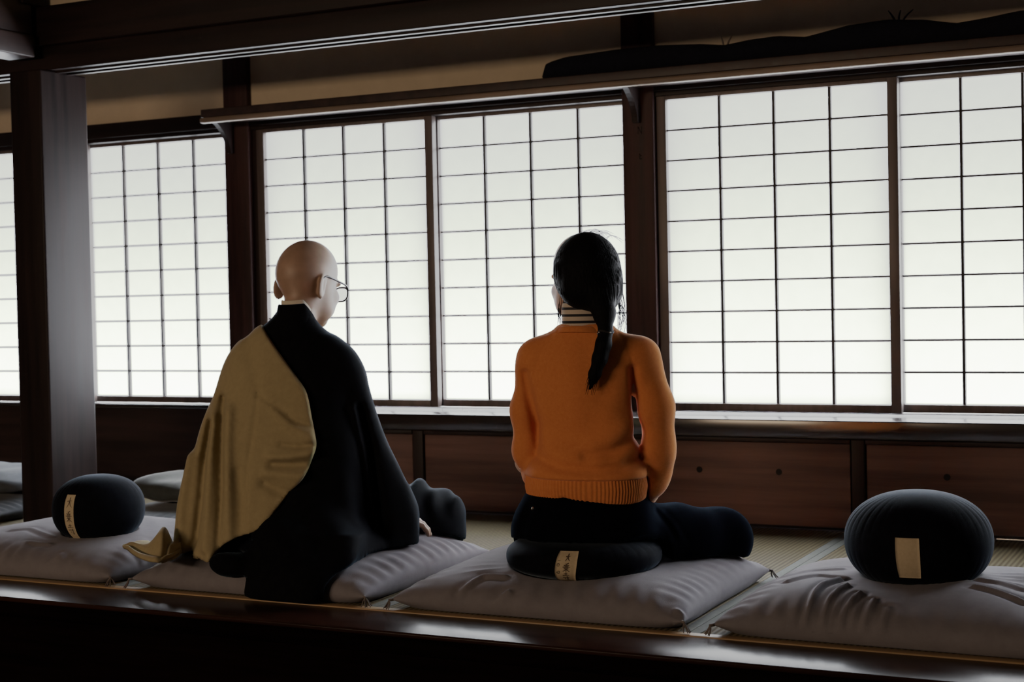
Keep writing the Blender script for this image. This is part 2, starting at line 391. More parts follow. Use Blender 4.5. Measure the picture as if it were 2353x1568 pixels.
ZB = [Zab(-3.76, -2.955, -1.936, -1.215, seed=1), Zab(-2.880, -2.105, -1.936, -1.20, seed=2), Zab(-2.025, -1.232, -1.936, -1.215, seed=3, ang=.006), Zab(-1.152, -.345, -1.942, -1.215, seed=4, ang=-.01)]
MO = np.array([-2.491, -1.66, 0]); WO = np.array([-1.592, -1.67, 0])
RZ = math.atan2(R_RIGHT[1], R_RIGHT[0]); CR, SR = math.cos(RZ), math.sin(RZ)
def to_world(O, X, Y): return O[0] + CR * X - SR * Y, O[1] + SR * X + CR * Y
def loc_w(O, r, f, z): x, y = to_world(O, r, f); return np.array([x, y, z])
Z1 = make_zafu(at(227, 1168, 4.72), .140, .105, 2.3)
Z2 = make_zafu(loc_w(MO, -.01, .0, .128), .185, .052, 2.6)
Z3 = make_zafu(loc_w(WO, -.004, .0, .126), .203, .054, 2.6)
Z4 = make_zafu(at(2110, 1241, 3.70), .176, .121, 2.22)
for zb, zf in zip(ZB, (Z1, Z2, Z3, Z4)): zb.zafu.append(zf)
ZB[3].folds.append((Z4, -.8, .6, .006, 12))
def fold_line(zb, px, w_, amp): zb.lines.append(([tuple(at_z(u, v, .108)[:2]) for u, v in px], w_, amp))
for px, w_, amp in ([(1930, 1326), (1885, 1343), (1838, 1376)], .007, .0075), ([(1948, 1340), (1903, 1360), (1858, 1394)], .0065, .0075), ([(1978, 1353), (1932, 1372), (1892, 1408)], .0065, .008), ([(2008, 1362), (1968, 1386), (1938, 1412)], .007, .007), ([(2040, 1370), (2006, 1395), (1992, 1414)], .007, .005), \
        ([(1945, 1322), (1880, 1317), (1808, 1330)], .009, .0045), ([(1935, 1300), (1862, 1302), (1800, 1312)], .009, .003), ([(2252, 1335), (2300, 1341), (2350, 1353)], .009, .006), ([(2240, 1350), (2300, 1363), (2353, 1374)], .008, .006): fold_line(ZB[3], px, w_, amp)
for px, w_, amp in ([(118, 1226), (70, 1216), (28, 1219)], .010, .003), ([(112, 1236), (62, 1233), (18, 1246)], .010, .004), ([(135, 1247), (80, 1251), (30, 1263), (0, 1271)], .010, .004), ([(320, 1240), (350, 1250), (372, 1262)], .009, .004): fold_line(ZB[0], px, w_, amp)
for px, w_, amp in ([(1160, 1305), (1110, 1303), (1060, 1312)], .009, .005), ([(1165, 1318), (1120, 1322), (1070, 1336)], .009, .005), ([(1560, 1345), (1620, 1352), (1660, 1370)], .009, .004): fold_line(ZB[2], px, w_, amp)
ZB[2].folds.append((Z3, -3.14, -2.3, .004, 16))
def ztop(X, Y, grow=0.0):
    z = np.zeros_like(X)
    for b in ZB: z = np.maximum(z, b.top(X, Y, grow))
    return z

# ================================================================== SETTING
def trim(n, mb, mat, label, cat, parent=None):
    o = mb.build('trim_%d' % n, mat, parent); return tag(o, label, cat, kind='structure')
o = MB().box(-7.2, 2.2, -7.6, .3, -.55, -.45, 0).build('floor', M['wood_x'], smooth=False); tag(o, 'dark lower floor in front of the raised platform', 'floor', kind='structure')
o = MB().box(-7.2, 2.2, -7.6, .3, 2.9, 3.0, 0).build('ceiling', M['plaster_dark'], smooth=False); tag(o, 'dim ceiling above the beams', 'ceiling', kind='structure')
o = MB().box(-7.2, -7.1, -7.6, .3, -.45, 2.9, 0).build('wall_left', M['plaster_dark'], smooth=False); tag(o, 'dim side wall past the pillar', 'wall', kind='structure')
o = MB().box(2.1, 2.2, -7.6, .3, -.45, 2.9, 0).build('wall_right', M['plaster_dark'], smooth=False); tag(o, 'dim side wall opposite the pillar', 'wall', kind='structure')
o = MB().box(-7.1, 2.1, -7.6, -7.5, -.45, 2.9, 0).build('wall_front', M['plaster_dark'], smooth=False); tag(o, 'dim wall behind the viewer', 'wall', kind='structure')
wb = MB(); wb.box(-7.1, 2.1, .0, .09, 1.60, 2.9, 0)
o = wb.build('wall_back', M['plaster'], smooth=False); tag(o, 'beige plaster wall above the paper windows', 'wall', kind='structure')
wl = MB(); wl.box(-7.1, 2.1, .0, .09, -.05, .352, 0)
o = wl.build('wall_back_lower', M['dado'], smooth=False); tag(o, 'dark boarded wall below the paper windows', 'wall', kind='structure')
# platform under the mats, polished ledge, pale strip painting the lit mat front
trim(1, MB().box(-7.1, 2.1, -1.93, 0, -.45, -.055, 0), M['wood_x'], 'dark wooden platform under the mats', 'platform')
lg = MB(); lg.box(-7.1, 2.1, -2.163, -1.958, -.014, -.001, .005)
trim(2, lg, M['ledge'], 'polished dark wooden ledge along the platform front', 'ledge')
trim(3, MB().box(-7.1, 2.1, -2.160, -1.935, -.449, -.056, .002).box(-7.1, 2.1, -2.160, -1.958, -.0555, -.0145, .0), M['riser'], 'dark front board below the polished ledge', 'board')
M['strip'] = wood('lit_mat_edge', (.25, .15, .055), (.33, .20, .08), 0, .5)
trim(4, MB().box(-7.1, 2.1, -1.957, -1.925, -.054, .001, .002), M['strip'], 'narrow strip coloured as warm-lit mat front beside the ledge', 'edging')  # pale colour stands in for warm light falling on the mat front
# upright posts of the window wall (below and above the head rail)
for i, xc in enumerate((-5.716, -3.881, -2.067, -.235)):
    mb = MB(); mb.box(xc - .062, xc + .062, -.03, .085, -.05, 2.89, .005)
    trim(5 + i, mb, M['post'], ['dark wall post hidden past the pillar', 'dark wall post behind the shaven-headed person', 'dark wall post behind the braided person', 'dark wall post at the far end of the windows'][i], 'post')
nm = MB()
def mk(pts): nm.tube([at_y(u, v, -.0302) for u, v in pts], .0014, 5)
mk([(1466, 308), (1466, 291)]); mk([(1466, 291), (1474, 308)]); mk([(1474, 308), (1474, 291)]); mk([(1468, 356), (1474, 358)]); mk([(1470, 353), (1470, 366)]); mk([(1470, 366), (1475, 365)])
nm.build('faint_mark', M['wood_x'], bpy.data.objects['trim_7'])
# head rail, track rail, bottom track
hb = MB(); hb.box(-7.1, 2.1, -.022, .088, 1.548, 1.612, .004)
trim(9, hb, M['wood_x'], 'dark head rail above the paper windows', 'rail')
hb = MB(); hb.box(-7.1, 2.1, -.010, .088, 1.53, 1.5475, .002)
trim(10, hb, M['wood_x'], 'grooved upper track of the paper windows', 'rail')
sl = MB(); sl.box(-7.1, 2.1, -.045, .088, .353, .3705, .002)
trim(11, sl, M['sill'], 'low window track under the paper windows', 'sill')
# inner beams and pillar
bm_ = MB(); bm_.box(-7.1, 2.1, -1.0, -.85, 1.675, 1.762, .004)
trim(12, bm_, M['wood_x'], 'long grooved lintel beam across the room', 'beam')
gr = MB(); gr.box(-7.1, 2.1, -.965, -.945, 1.667, 1.676, .001); gr.box(-7.1, 2.1, -.905, -.885, 1.667, 1.676, .001)
o = gr.build('track_rib', M['wood_x'], bpy.data.objects['trim_12'])
trim(13, MB().box(-7.1, 2.1, -1.02, -.83, 1.763, 1.905, .004), M['wood_x'], 'heavy tie beam resting on the lintel', 'beam')
o = MB().box(-7.1, 2.1, -.955, -.926, 1.906, 2.89, 0).build('wall_inner', M['plaster'], smooth=False); tag(o, 'beige plaster strip above the tie beam', 'wall', kind='structure')
trim(20, MB().box(-7.1, 2.1, -.925, -.895, 1.906, 2.89, 0), M['wood_x'], 'dark boarding added to cut light bounce behind the plaster strip', 'backing')  # added and unseen; stops light bouncing between the two plaster walls
pl = MB(); pl.box(-4.15, -4.0, -1.045, -.80, .001, 1.674, .008)
trim(14, pl, M['wood_z'], 'square dark wooden pillar standing on the platform', 'pillar')
trim(15, MB().box(-4.145, -4.02, -7.5, -1.046, 1.715, 1.795, .006), M['wood_y'], 'lower cross beam running from pillar toward the viewer', 'beam')
trim(16, MB().box(-4.16, -4.03, -7.5, -1.046, 1.797, 1.945, .006), M['wood_y'], 'upper cross beam running from pillar toward the viewer', 'beam')
trim(17, MB().box(-4.11, -4.02, -1.10, -.99, 1.906, 2.89, .004), M['wood_z'], 'short dark post above the pillar', 'post')
o = MB().box(-4.1, -4.06, -7.5, -1.11, 1.946, 2.89, 0).build('wall_side', M['plaster'], smooth=False); tag(o, 'beige plaster above the cross beam', 'wall', kind='structure')

# ---- sliding paper windows
def window(n, x0, x1, front, label, cols=4, rows=10):
    y0 = -.008 if front else .034
    zb, zt = .4, 1.515
    st = .036
    fr = MB(); y1 = y0 + .032
    fr.box(x0 - st, x0, y0, y1, .3715, 1.5295, .002); fr.box(x1, x1 + st, y0, y1, .3715, 1.5295, .002)
    fr.box(x0, x1, y0, y1, .3715, zb, .002); fr.box(x0, x1, y0, y1, zt, 1.5295, .001)
    root = fr.build('window_%d' % n, M['frame']); tag(root, label, 'window', kind='structure')
    k = MB()
    for c in range(1, cols):
        x = x0 + (x1 - x0) * c / cols; k.box(x - .005, x + .005, y0 + .008, y0 + .0235, zb - .002, zt + .002, 0)
    for r in range(1, rows):
        z = zb + (zt - zb) * r / rows; k.box(x0 - .002, x1 + .002, y0 + .010, y0 + .0225, z - .0035, z + .0035, 0)
    k.build('lattice', M['kumiko'], root, smooth=False)
    p = MB(); nn = 2
    p.add([(x0 - .004, y0 + .024, zb - .004), (x1 + .004, y0 + .024, zb - .004), (x1 + .004, y0 + .024, zt + .004), (x0 - .004, y0 + .024, zt + .004)], [(0, 1, 2, 3)])
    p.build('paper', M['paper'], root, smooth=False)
    return root
window(1, -5.525, -4.757, True, 'paper window seen through the gap past the pillar')
window(2, -4.748, -3.972, False, 'white paper window between the pillar and the first wall post')
window(3, -3.757, -2.983, True, 'paper window behind the bespectacled head of the khaki-robed person')
window(4, -2.945, -2.139, False, 'paper window between the two seated people')
window(5, -1.965, -1.157, True, 'paper window just past the orange sweater')
window(6, -1.121, -.313, False, 'paper window above the large black round cushion')
window(7, -.13, .68, True, 'paper window beyond the edge of view')
# mullion strips that close the gaps between frames and posts
mb = MB(); mb.box(-3.819, -3.794, .0, .085, .371, 1.53, .002); trim(18, mb, M['wood_z'], 'thin jamb beside the wall post behind the shaven-headed person', 'jamb')
mb = MB(); mb.box(-2.005, -2.002, .0, .085, .371, 1.53, .0); trim(19, mb, M['wood_z'], 'thin jamb beside the wall post behind the braided person', 'jamb')

# ---- storage cabinets under the windows and their continuous top board
CT = MB(); CT.box(-3.83, 1.9, -.325, -.046, .309, .3705, .004)
o = CT.build('cabinet_top', M['sill']); tag(o, 'long glossy board over the low cabinets, mirroring the windows', 'counter')
def cabinet(name, x0, x1, doors, label):
    t = empty(name, ((x0 + x1) / 2, -.17, 0)); tag(t, label, 'cabinet', 'low cabinets under the windows')
    ox = (x0 + x1) / 2; oy = -.17
    c = MB(); c.box(x0 - ox, x1 - ox, -.13, .165, .0015, .308, .002); c.build('carcass', M['wood_x'], t)
    s = MB(); s.box(x0 - ox + .001, x0 - ox + .046, -.152, -.131, .0015, .308, .003); s.build('stile', M['wood_z'], t)
    r = MB(); r.box(x0 - ox + .047, x1 - ox - .001, -.149, -.131, .293, .308, .002); r.build('upper_rail', M['wood_x'], t)
    for (a, b, holes) in doors:
        d = MB(); d.box(a - ox, b - ox, -.143, -.131, .012, .292, .003); dd = d.build('door', M['door'], t)
        for hx in holes:
            hb = MB(); k = 20
            for rr in (.011,):
                vv = [(hx - ox, -.1447, .193)] + [(hx - ox + rr * math.cos(2 * pi * i / k), -.1444, .193 + rr * math.sin(2 * pi * i / k)) for i in range(k)]
                hb.add(vv, [(0, 1 + i, 1 + (i + 1) % k) for i in range(k)])
            hb.build('finger_hole', M['dark'], dd)
    return t
cabinet('storage_cabinet', -3.82, -2.89, [(-3.77, -2.892, [])], 'low cabinet behind the khaki and black robes')
cabinet('storage_cabinet', -2.888, -1.225, [(-2.838, -2.04, []), (-2.036, -1.227, [-1.751, -1.469])], 'low cabinet behind the orange sweater, two finger holes in its door')
ct3 = cabinet('storage_cabinet', -1.223, .6, [(-1.173, -.30, [-.915]), (-.296, .598, [])], 'low cabinet behind the large black round cushion')
ms = MB(); ms.box(-.45, .25, -.166, -.154, .0015, .007, .001); ms.build('metal_strip', M['metal'], ct3)
for _o in COL.objects: pass

# ---- wall shelf with brackets, rolled navy cloth on it
sh = empty('wall_shelf', (-1.9, -.02, 1.6)); tag(sh, 'long wooden wall shelf above the windows, carrying a dark roll', 'shelf')
b = MB(); b.box(-1.99, 2.9, -.232, -.012, -.036, -.003, .003); b.build('board', M['wood_y'], sh)  # dark front edge paints the soft shadow of the beam
b = MB(); b.box(-1.99, 2.9, -.243, -.215, -.060, -.037, .008); b.build('lit_edge_strip', M['shelf'], sh)  # lighter wood paints warm light along the shelf's lower edge
def bracket(x):
    pts = curve_pts([(-.20, -.028), (-.13, -.045), (-.075, -.085), (-.045, -.13), (-.035, -.165)], 14)
    outer = [(p[0], p[1]) for p in pts] + [(-.012, -.165), (-.012, -.028)]
    n = len(outer); w = .011
    V = [(x - w, a, c) for a, c in outer] + [(x + w, a, c) for a, c in outer]
    F = [tuple(range(n)), tuple(range(2 * n - 1, n - 1, -1))] + [(i, i + n, (i + 1) % n + n, (i + 1) % n) for i in range(n)]
    obj('bracket', V, F, M['wood_z'], sh, smooth=False)
for x in (-3.9, -2.067, -.235): bracket(x + 1.9)
RL = empty('rolled_cloth', (-1.6, -.135, 1.6)); tag(RL, 'long navy cloth roll lying on the wall shelf', 'cloth roll')
xs = np.linspace(-2.40, .9, 150)
topz = np.interp(xs, [-2.40, -2.385, -2.3, -2.1, -1.93, -1.78, -1.69, -1.60, -1.50, -1.40, -1.25, -1.12, -1.0, -.9, -.8, -.7, .9], [.04, .068, .085, .094, .094, .084, .072, .082, .086, .073, .098, .104, .092, .07, .078, .09, .08])
V = []; k = 20
for i, x in enumerate(xs):
    hh = topz[i] * .5; e = min(1, math.sqrt(max(0.02, 1 - max(0, (-2.365 - x) / .036) ** 2)))
    for j in range(k):
        a = 2 * pi * j / k; V.append((x + 1.6, math.cos(a) * (hh * 1.05) * e * (1 + .04 * math.sin(3 * a + 9 * x)), hh + math.sin(a) * hh * e + .0005))
F = [(i * k + j, i * k + (j + 1) % k, (i + 1) * k + (j + 1) % k, (i + 1) * k + j) for i in range(len(xs) - 1) for j in range(k)] + [tuple(range(k - 1, -1, -1)), tuple((len(xs) - 1) * k + j for j in range(k))]
obj('roll', V, F, M['navy'], RL)
for (x, n) in ((-1.69, 2), (-1.085, 3)):
    for q in range(n):
        dx = (q - (n - 1) / 2) * .022; z0 = float(np.interp(x + dx, xs, topz))
        tb = MB(); tb.tube(curve_pts([(x + 1.6 + dx * .4, 0, z0 - .012), (x + 1.6 + dx, .006, z0 + .012), (x + 1.6 + dx * 1.7 + .004 * q, .012, z0 + .034)], 8), [.0035] * 4 + [.003, .0026, .002, .0012], 6)
        tb.build('tie_cord', M['tassel'] if x < -1.5 else M['navy'], RL)

# ---- tatami mats
bnd = [-7.08, -6.38, -5.52, -4.66, -3.80, -2.94, -2.08, -1.22, -.36, .5, 1.36, 2.08]
names = ['at the far end past the pillar', 'next to the far end past the pillar', 'past the pillar, mostly hidden', 'under the pillar', 'under the cushion beside the pillar', 'under the khaki-robed person', 'under the orange-sweatered person', 'under the largest black round cushion', 'beyond the largest round cushion', 'second beyond the largest round cushion', 'at the near end of the platform']
for i in range(11):
    x0, x1 = bnd[i] + .001, bnd[i + 1] - .001
    if x1 < -5.6 or x0 > .6: continue
    if i >= 8 or i < 3:
        trim(30 + i, MB().box(x0, x1, -1.923, -.05 if x0 < -3.9 else -.303, -.054, -.0012, .002), M['tatami'], 'straw matting ' + names[i], 'matting'); continue
    t = empty('tatami_mat', ((x0 + x1) / 2, -1.1, 0)); tag(t, 'olive woven straw mat ' + names[i], 'mat', 'tatami mats on the platform'); hw = (x1 - x0) / 2
    yb = (-.303 if x0 > -3.85 else -.05) + 1.1
    MB().box(-hw + .027, hw - .027, -.823, yb, -.054, -.0012, .002).build('mat_body', M['tatami'], t)
    for s in (-1, 1):
        a, b2 = sorted((s * hw, s * (hw - .0265))); MB().box(a, b2, -.823, yb, -.054, -.0004, .0015).build('border', M['heri'], t)

# ================================================================== CUSHIONS
def zabuton(zb, label, mat, group='flat square cushions in the row along the ledge', corners=((-1, -1), (1, -1), (1, 1), (-1, 1))):
    t = empty('zabuton', (zb.c[0], zb.c[1], zb.base)); tag(t, label, 'cushion', group)
    V, F = zb.mesh(); V = V - np.array([zb.c[0], zb.c[1], zb.base]); obj('cushion_body', V, F, mat, t)
    r = random.Random(zb.seed)
    for (i, j) in corners:
        c = zb.corner(i, j) - np.array([zb.c[0], zb.c[1], zb.base]); tb = MB()
        dx, dy = i / 1.414, j / 1.414
        tb.tube([c - np.array([dx, dy, 0]) * .006, c + np.array([dx, dy, -.1]) * .008], [.004, .0035], 6)
        for q in range(7):
            a = r.uniform(-.9, .9); L = r.uniform(.016, .026)
            ex, ey = dx * math.cos(a) - dy * math.sin(a), dx * math.sin(a) + dy * math.cos(a)
            P = [c + np.array([dx, dy, 0]) * .006, c + np.array([ex * L * .5, ey * L * .5, -.35 * (zb.zs - zb.base)]), c + np.array([ex * L * .75, ey * L * .75, -.65 * (zb.zs - zb.base)]), c + np.array([ex * L, ey * L, -(zb.zs - zb.base) + .0035])]
            tb.tube(curve_pts(P, 8), [.0016] * 6 + [.0013, .0009], 5)
        tb.build('tassel', M['tassel'], t)
    return t
zabuton(ZB[0], 'grey flat cushion under the smallest black round cushion', M['zabuton'])
zabuton(ZB[1], 'grey flat cushion under the khaki and black robed person', M['zabuton'])
zabuton(ZB[2], 'grey flat cushion under the person in orange sweater', M['zabuton'])
zabuton(ZB[3], 'wrinkled grey flat cushion under the largest black round cushion', M['zabuton'])
# second row, nearer the windows: two flat cushions, each with a folded one on top
ZA = Zab(-5.02, -4.22, -1.12, -.42, H=.05, zs=.03, seed=11); ZC = Zab(-3.86, -3.06, -1.09, -.42, H=.036, zs=.03, seed=12)
zabuton(ZA, 'pale flat cushion lying past the pillar', M['zabuton_b'], 'flat cushions of the row nearer the windows', ())
zabuton(ZC, 'blue-grey flat cushion behind the khaki robe', M['zabuton_b'], 'flat cushions of the row nearer the windows', ())
def folded(name, cx, cy, hx, hy, z0, prof, mat, label, ang=0):
    n = 60; m_ = 36; V = []
    for i in range(n):
        u = -1 + 2 * i / (n - 1); ht = float(np.interp(u, [p[0] for p in prof], [p[1] for p in prof])); e = max(0.0, 1 - abs(u) ** 5) ** .4
        for j in range(m_):
            a = 2 * pi * j / m_; cs, sn_ = math.cos(a), math.sin(a)
            y = hy * e * (abs(cs) ** .55) * (1 if cs > 0 else -1); z = ht * .5 * (1 + e * (abs(sn_) ** .7) * (1 if sn_ > 0 else -1)) + .003 * math.sin(14 * u + 3 * a)
            x = hx * u; V.append((cx + x * math.cos(ang) - y * math.sin(ang), cy + x * math.sin(ang) + y * math.cos(ang), z0 + max(z, .001)))
    F = grid_faces(n, m_); F = []
    for i in range(n - 1):
        for j in range(m_): F.append((i * m_ + j, (i + 1) * m_ + j, (i + 1) * m_ + (j + 1) % m_, i * m_ + (j + 1) % m_))
    F += [tuple(range(m_)), tuple((n - 1) * m_ + j for j in range(m_ - 1, -1, -1))]
    V = np.array(V); o = obj(name, V - np.array([cx, cy, z0]), F, mat, None, True, (cx, cy, z0)); tag(o, label, 'cushion', 'folded cushions of the row nearer the windows'); return o
folded('folded_cushion', -4.62, -.80, .36, .20, .086, [(-1, .085), (-.3, .095), (.4, .09), (.8, .075), (1, .045)], M['zabuton_b'], 'plump pale folded cushion lying past the pillar')
folded('folded_cushion', -3.46, -.74, .36, .17, .071, [(-1, .098), (-.7, .103), (-.36, .081), (-.14, .086), (.3, .1), (1, .06)], M['green'], 'green-grey folded cushion with wavy top behind the khaki robe')

# ---- round black sitting cushions with cloth labels
DAI = [[(.08, .60), (.5, .66), (.92, .66)], [(.52, .97), (.48, .62), (.30, .28), (.06, .04)], [(.5, .62), (.66, .3), (.95, .06)]]
JOU = [[(.74, .97), (.5, .9), (.28, .88)], [(.15, .74), (.85, .74)], [(.03, .54), (.97, .54)], [(.18, .36), (.82, .36)], [(.33, .74), (.33, .36)], [(.67, .74), (.67, .36)], [(.5, .9), (.5, .0)], [(.47, .34), (.3, .16), (.08, .06)], [(.53, .34), (.7, .16), (.95, .04)]]
JI = [[(.25, .86), (.75, .87)], [(.5, 1.0), (.5, .7)], [(.08, .69), (.92, .71)], [(.06, .44), (.95, .46)], [(.66, .58), (.66, .06), (.5, .12)], [(.28, .30), (.42, .17)]]
RING = [[(.5 + .32 * math.cos(a), .5 + .34 * math.sin(a)) for a in np.linspace(0, 2 * pi, 16)]]
SMALL = [[(.15, .5), (.3, .25)], [(.35, .6), (.45, .25), (.75, .2), (.8, .45)], [(.55, .75), (.62, .6)], [(.8, .7), (.92, .45)]]
def zafu(zf, label, tag_spec=None, pleats=0, amp=.012, seed=0, tilt=(0, 0)):
    c = zf['c']; t = empty('zafu', (c[0], c[1], c[2] - zf['h'])); tag(t, label, 'round cushion', 'black round sitting cushions')
    nt_, nz = 240, 60; V = []; n = zf['n']; R_, h = zf['R'], zf['h']; r = random.Random(seed); ph = [r.uniform(0, 6) for _ in range(4)]
    for i in range(nt_):
        th = 2 * pi * i / nt_
        for j in range(nz):
            s = -pi / 2 + pi * j / (nz - 1); cs, sn_ = math.cos(s), math.sin(s)
            rho = R_ * max(abs(cs), 1e-4) ** (2 / n); z = h * abs(sn_) ** (2 / n) * (1 if sn_ > 0 else -1)
            pz = math.exp(-((abs(z) / h - .55) / .35) ** 2)
            pl_ = amp * R_ * pz * (abs(math.sin(pleats * th / 2 + .5 * math.sin(3 * th + ph[0]))) - .6) * (.55 + .45 * math.sin(2 * th + ph[1])) if pleats else 0
            rho = rho + min(pl_, 0.0)
            V.append((rho * math.cos(th), rho * math.sin(th), h + z))
    F = grid_faces(nt_, nz, True); obj('cover', V, F, M['zafu'], t)
    if tag_spec:
        th0, w, za, zb, skew, strokes = tag_spec
        def surf(u, v, off):            # u across, v up the label
            z = za + (zb - za) * v; q = max(1 - abs(z / h) ** n, 0.0) ** (1 / n); rho = R_ * q
            th = th0 + ((u - .5) * w + skew * (v - .5)) / R_
            g = np.array([abs(q) ** (n - 1) / R_ * math.cos(th), abs(q) ** (n - 1) / R_ * math.sin(th), abs(z / h) ** (n - 1) * (1 if z > 0 else -1) / h]); g = unit(g)
            return np.array([rho * math.cos(th), rho * math.sin(th), h + z]) + g * off
        nu, nv = 9, 25; V = []; F = []
        for off in (.0024, .0008):
            for i in range(nu):
                for j in range(nv): V.append(surf(i / (nu - 1), j / (nv - 1), off))
        N = nu * nv; F = grid_faces(nu, nv) + [tuple(x + N for x in f[::-1]) for f in grid_faces(nu, nv)]
        ring = [i * nv for i in range(nu)] + [(nu - 1) * nv + j for j in range(1, nv)] + [i * nv + nv - 1 for i in range(nu - 2, -1, -1)] + [j for j in range(nv - 2, 0, -1)]
        F += [(ring[k], ring[(k + 1) % len(ring)], ring[(k + 1) % len(ring)] + N, ring[k] + N) for k in range(len(ring))]
        lb = obj('cloth_label', V, F, M['label'], t)
        by = {}
        for (gl, u0, u1, v0, v1, pw, mk) in strokes:
            mb = by.setdefault(mk, MB())
            for st in gl:
                P = curve_pts([(u0 + (u1 - u0) * a, v0 + (v1 - v0) * b) for a, b in st], max(6, 5 * len(st))) ; L = []; Rr = []
                hgt = abs(zb - za) * 1.05
                for k in range(len(P)):
                    d = P[min(k + 1, len(P) - 1)] - P[max(k - 1, 0)]; d = np.array([d[0] * w, d[1] * hgt]); d = d / (np.linalg.norm(d) + 1e-9); nx = np.array([-d[1] / w, d[0] / hgt])
                    ww = pw * (1.15 - .7 * k / (len(P) - 1))
                    L.append(surf(*(P[k] + nx * ww), .0031)); Rr.append(surf(*(P[k] - nx * ww), .0031))
                m2 = len(P); mb.add(L + Rr, [(k, k + 1, m2 + k + 1, m2 + k) for k in range(m2 - 1)])
        for mk, mb in by.items(): mb.build('brush_writing' if mk == 'ink' else 'faint_writing', M[mk], lb, smooth=False)
    return t
def cam_angle(zf, off):                 # direction on the cushion that faces the viewer, shifted across by off metres
    d = CAM - zf['c']; a = math.atan2(d[1], d[0]); return a + math.asin(max(-1, min(1, off / zf['R'])))
def kanji(u0, u1, v0, v1, g, pw=.0012, mk='ink'): return (g, u0, u1, v0, v1, pw, mk)
zafu(Z1, 'smallest black round cushion, long lettered tape on its side, beside the khaki robe hem',
     (cam_angle(Z1, -.087), .034, -.078, .056, .0, [kanji(.24, .84, .72, .95, DAI), kanji(.18, .86, .40, .66, JOU), kanji(.18, .9, .12, .36, JI)]), 34, .02, 1)
zafu(Z2, 'black round cushion almost hidden under the robed person',
     (cam_angle(Z2, -.100), .034, .008, .040, .0, []), 30, .02, 2)
zafu(Z3, 'flattened black round cushion with lettered label under the orange-sweatered person',
     (cam_angle(Z3, -.047), .054, -.046, .034, .012, [kanji(.42, .66, .74, .94, DAI), kanji(.36, .72, .44, .70, JOU), kanji(.36, .72, .14, .42, JI), kanji(.06, .22, .58, .7, RING, .0009, 'ink_faint'), kanji(.04, .26, .36, .5, SMALL, .0011, 'ink_faint'), kanji(.10, .22, .74, .78, [[(0, .5), (1, .5)]], .0007, 'ink_faint')]), 32, .014, 3)
zafu(Z4, 'largest black round cushion with a blank cream label, on a wrinkled flat cushion',
     (cam_angle(Z4, -.024),   .055, -.064, .030, -.004, []), 40, .022, 4)

# ================================================================== PEOPLE
FA = math.radians(26.3)                 # both sit facing the windows (room +y); in a figure's own frame that is 26 degrees to the right
def head_frame(o, yaw, pitch, roll=0):
    f = np.array([math.sin(yaw) * math.cos(pitch), math.cos(yaw) * math.cos(pitch), -math.sin(pitch)])
    r = np.array([math.cos(yaw), -math.sin(yaw), 0]); u = np.cross(r, f)
    return np.array(o, float), np.stack([r, f, u])
def head_sdf(X, Y, Z, O, A, s=1.0, ears=True):
    x0, y0, z0 = X - O[0], Y - O[1], Z - O[2]
    x = (A[0][0] * x0 + A[0][1] * y0 + A[0][2] * z0) / s; y = (A[1][0] * x0 + A[1][1] * y0 + A[1][2] * z0) / s; z = (A[2][0] * x0 + A[2][1] * y0 + A[2][2] * z0) / s
    ax = np.abs(x)
    d = ell(x, y, z, (0, .018, .044), (.0765, .098, .088))
    d = smin(d, ell(x, y, z, (0, -.012, .022), (.071, .072, .072)), .03)
    d = smin(d, ell(x, y, z, (0, .058, -.035), (.058, .052, .075)), .035)
    d = smin(d, ell(ax, y, z, (.042, .045, -.052), (.024, .05, .045)), .03)        # jaw sides
    d = smin(d, ell(x, y, z, (0, .088, -.094), (.026, .022, .02)), .025)           # chin
    d = smin(d, ell(ax, y, z, (.042, .085, -.022), (.022, .022, .018)), .02)       # cheekbones
    d = smin(d, ell(ax, y, z, (.03, .105, .022), (.026, .012, .01)), .015)         # brow
    d = smax(d, -ell(ax, y, z, (.031, .122, .002), (.017, .016, .011)), .012)      # eye sockets
    d = smin(d, ell(ax, y, z, (.031, .098, .002), (.013, .013, .012)), .004)       # eyes
    d = smin(d, cap(x, y, z, (0, .108, .012), (0, .128, -.032), .007, .0115), .012)  # nose
    d = smin(d, ell(ax, y, z, (.010, .116, -.034), (.009, .010, .007)), .006)
    d = smin(d, ell(x, y, z, (0, .106, -.062), (.022, .010, .0055)), .006)         # lips
    d = smin(d, ell(x, y, z, (0, .104, -.073), (.019, .010, .006)), .005)
    if ears:
        c, sn_ = math.cos(.22), math.sin(.22); ex = ax - .0765; ey = y + .004; ez = z + .012
        e1 = ell(c * ex + sn_ * ey, -sn_ * ex + c * ey, ez, (0, -.006, 0), (.0075, .022, .036))
        e1 = smax(e1, -ell(c * ex + sn_ * ey, -sn_ * ex + c * ey, ez, (.007, .001, .004), (.006, .011, .02)), .004)
        d = smin(d, e1, .006)
    return d * s
def hand_pts(mirror=1):                 # hand frame: x across (thumb at -x*mirror), y along fingers, z up (back of hand)
    fin = []
    for (x, L, r, b) in ((-.030, .066, .0078, .088), (-.010, .076, .0080, .093), (.010, .070, .0077, .090), (.029, .054, .0068, .080)):
        p0 = np.array([x * .9, b - .035, 0]); p1 = np.array([x, b, .004]); p2 = p1 + L * .45 * np.array([x * 1.5, .97, -.18]); p3 = p2 + L * .32 * np.array([x, .85, -.5]); p4 = p3 + L * .23 * np.array([x * .5, .65, -.75])
        fin.append(([p0, p1, p2, p3, p4], [r * 1.15, r * 1.1, r, r * .92, r * .8]))
    fin.append(([np.array([-.018, .02, -.004]), np.array([-.044, .045, -.008]), np.array([-.056, .073, -.012]), np.array([-.054, .094, -.018])], [.014, .0115, .0095, .008]))
    return fin
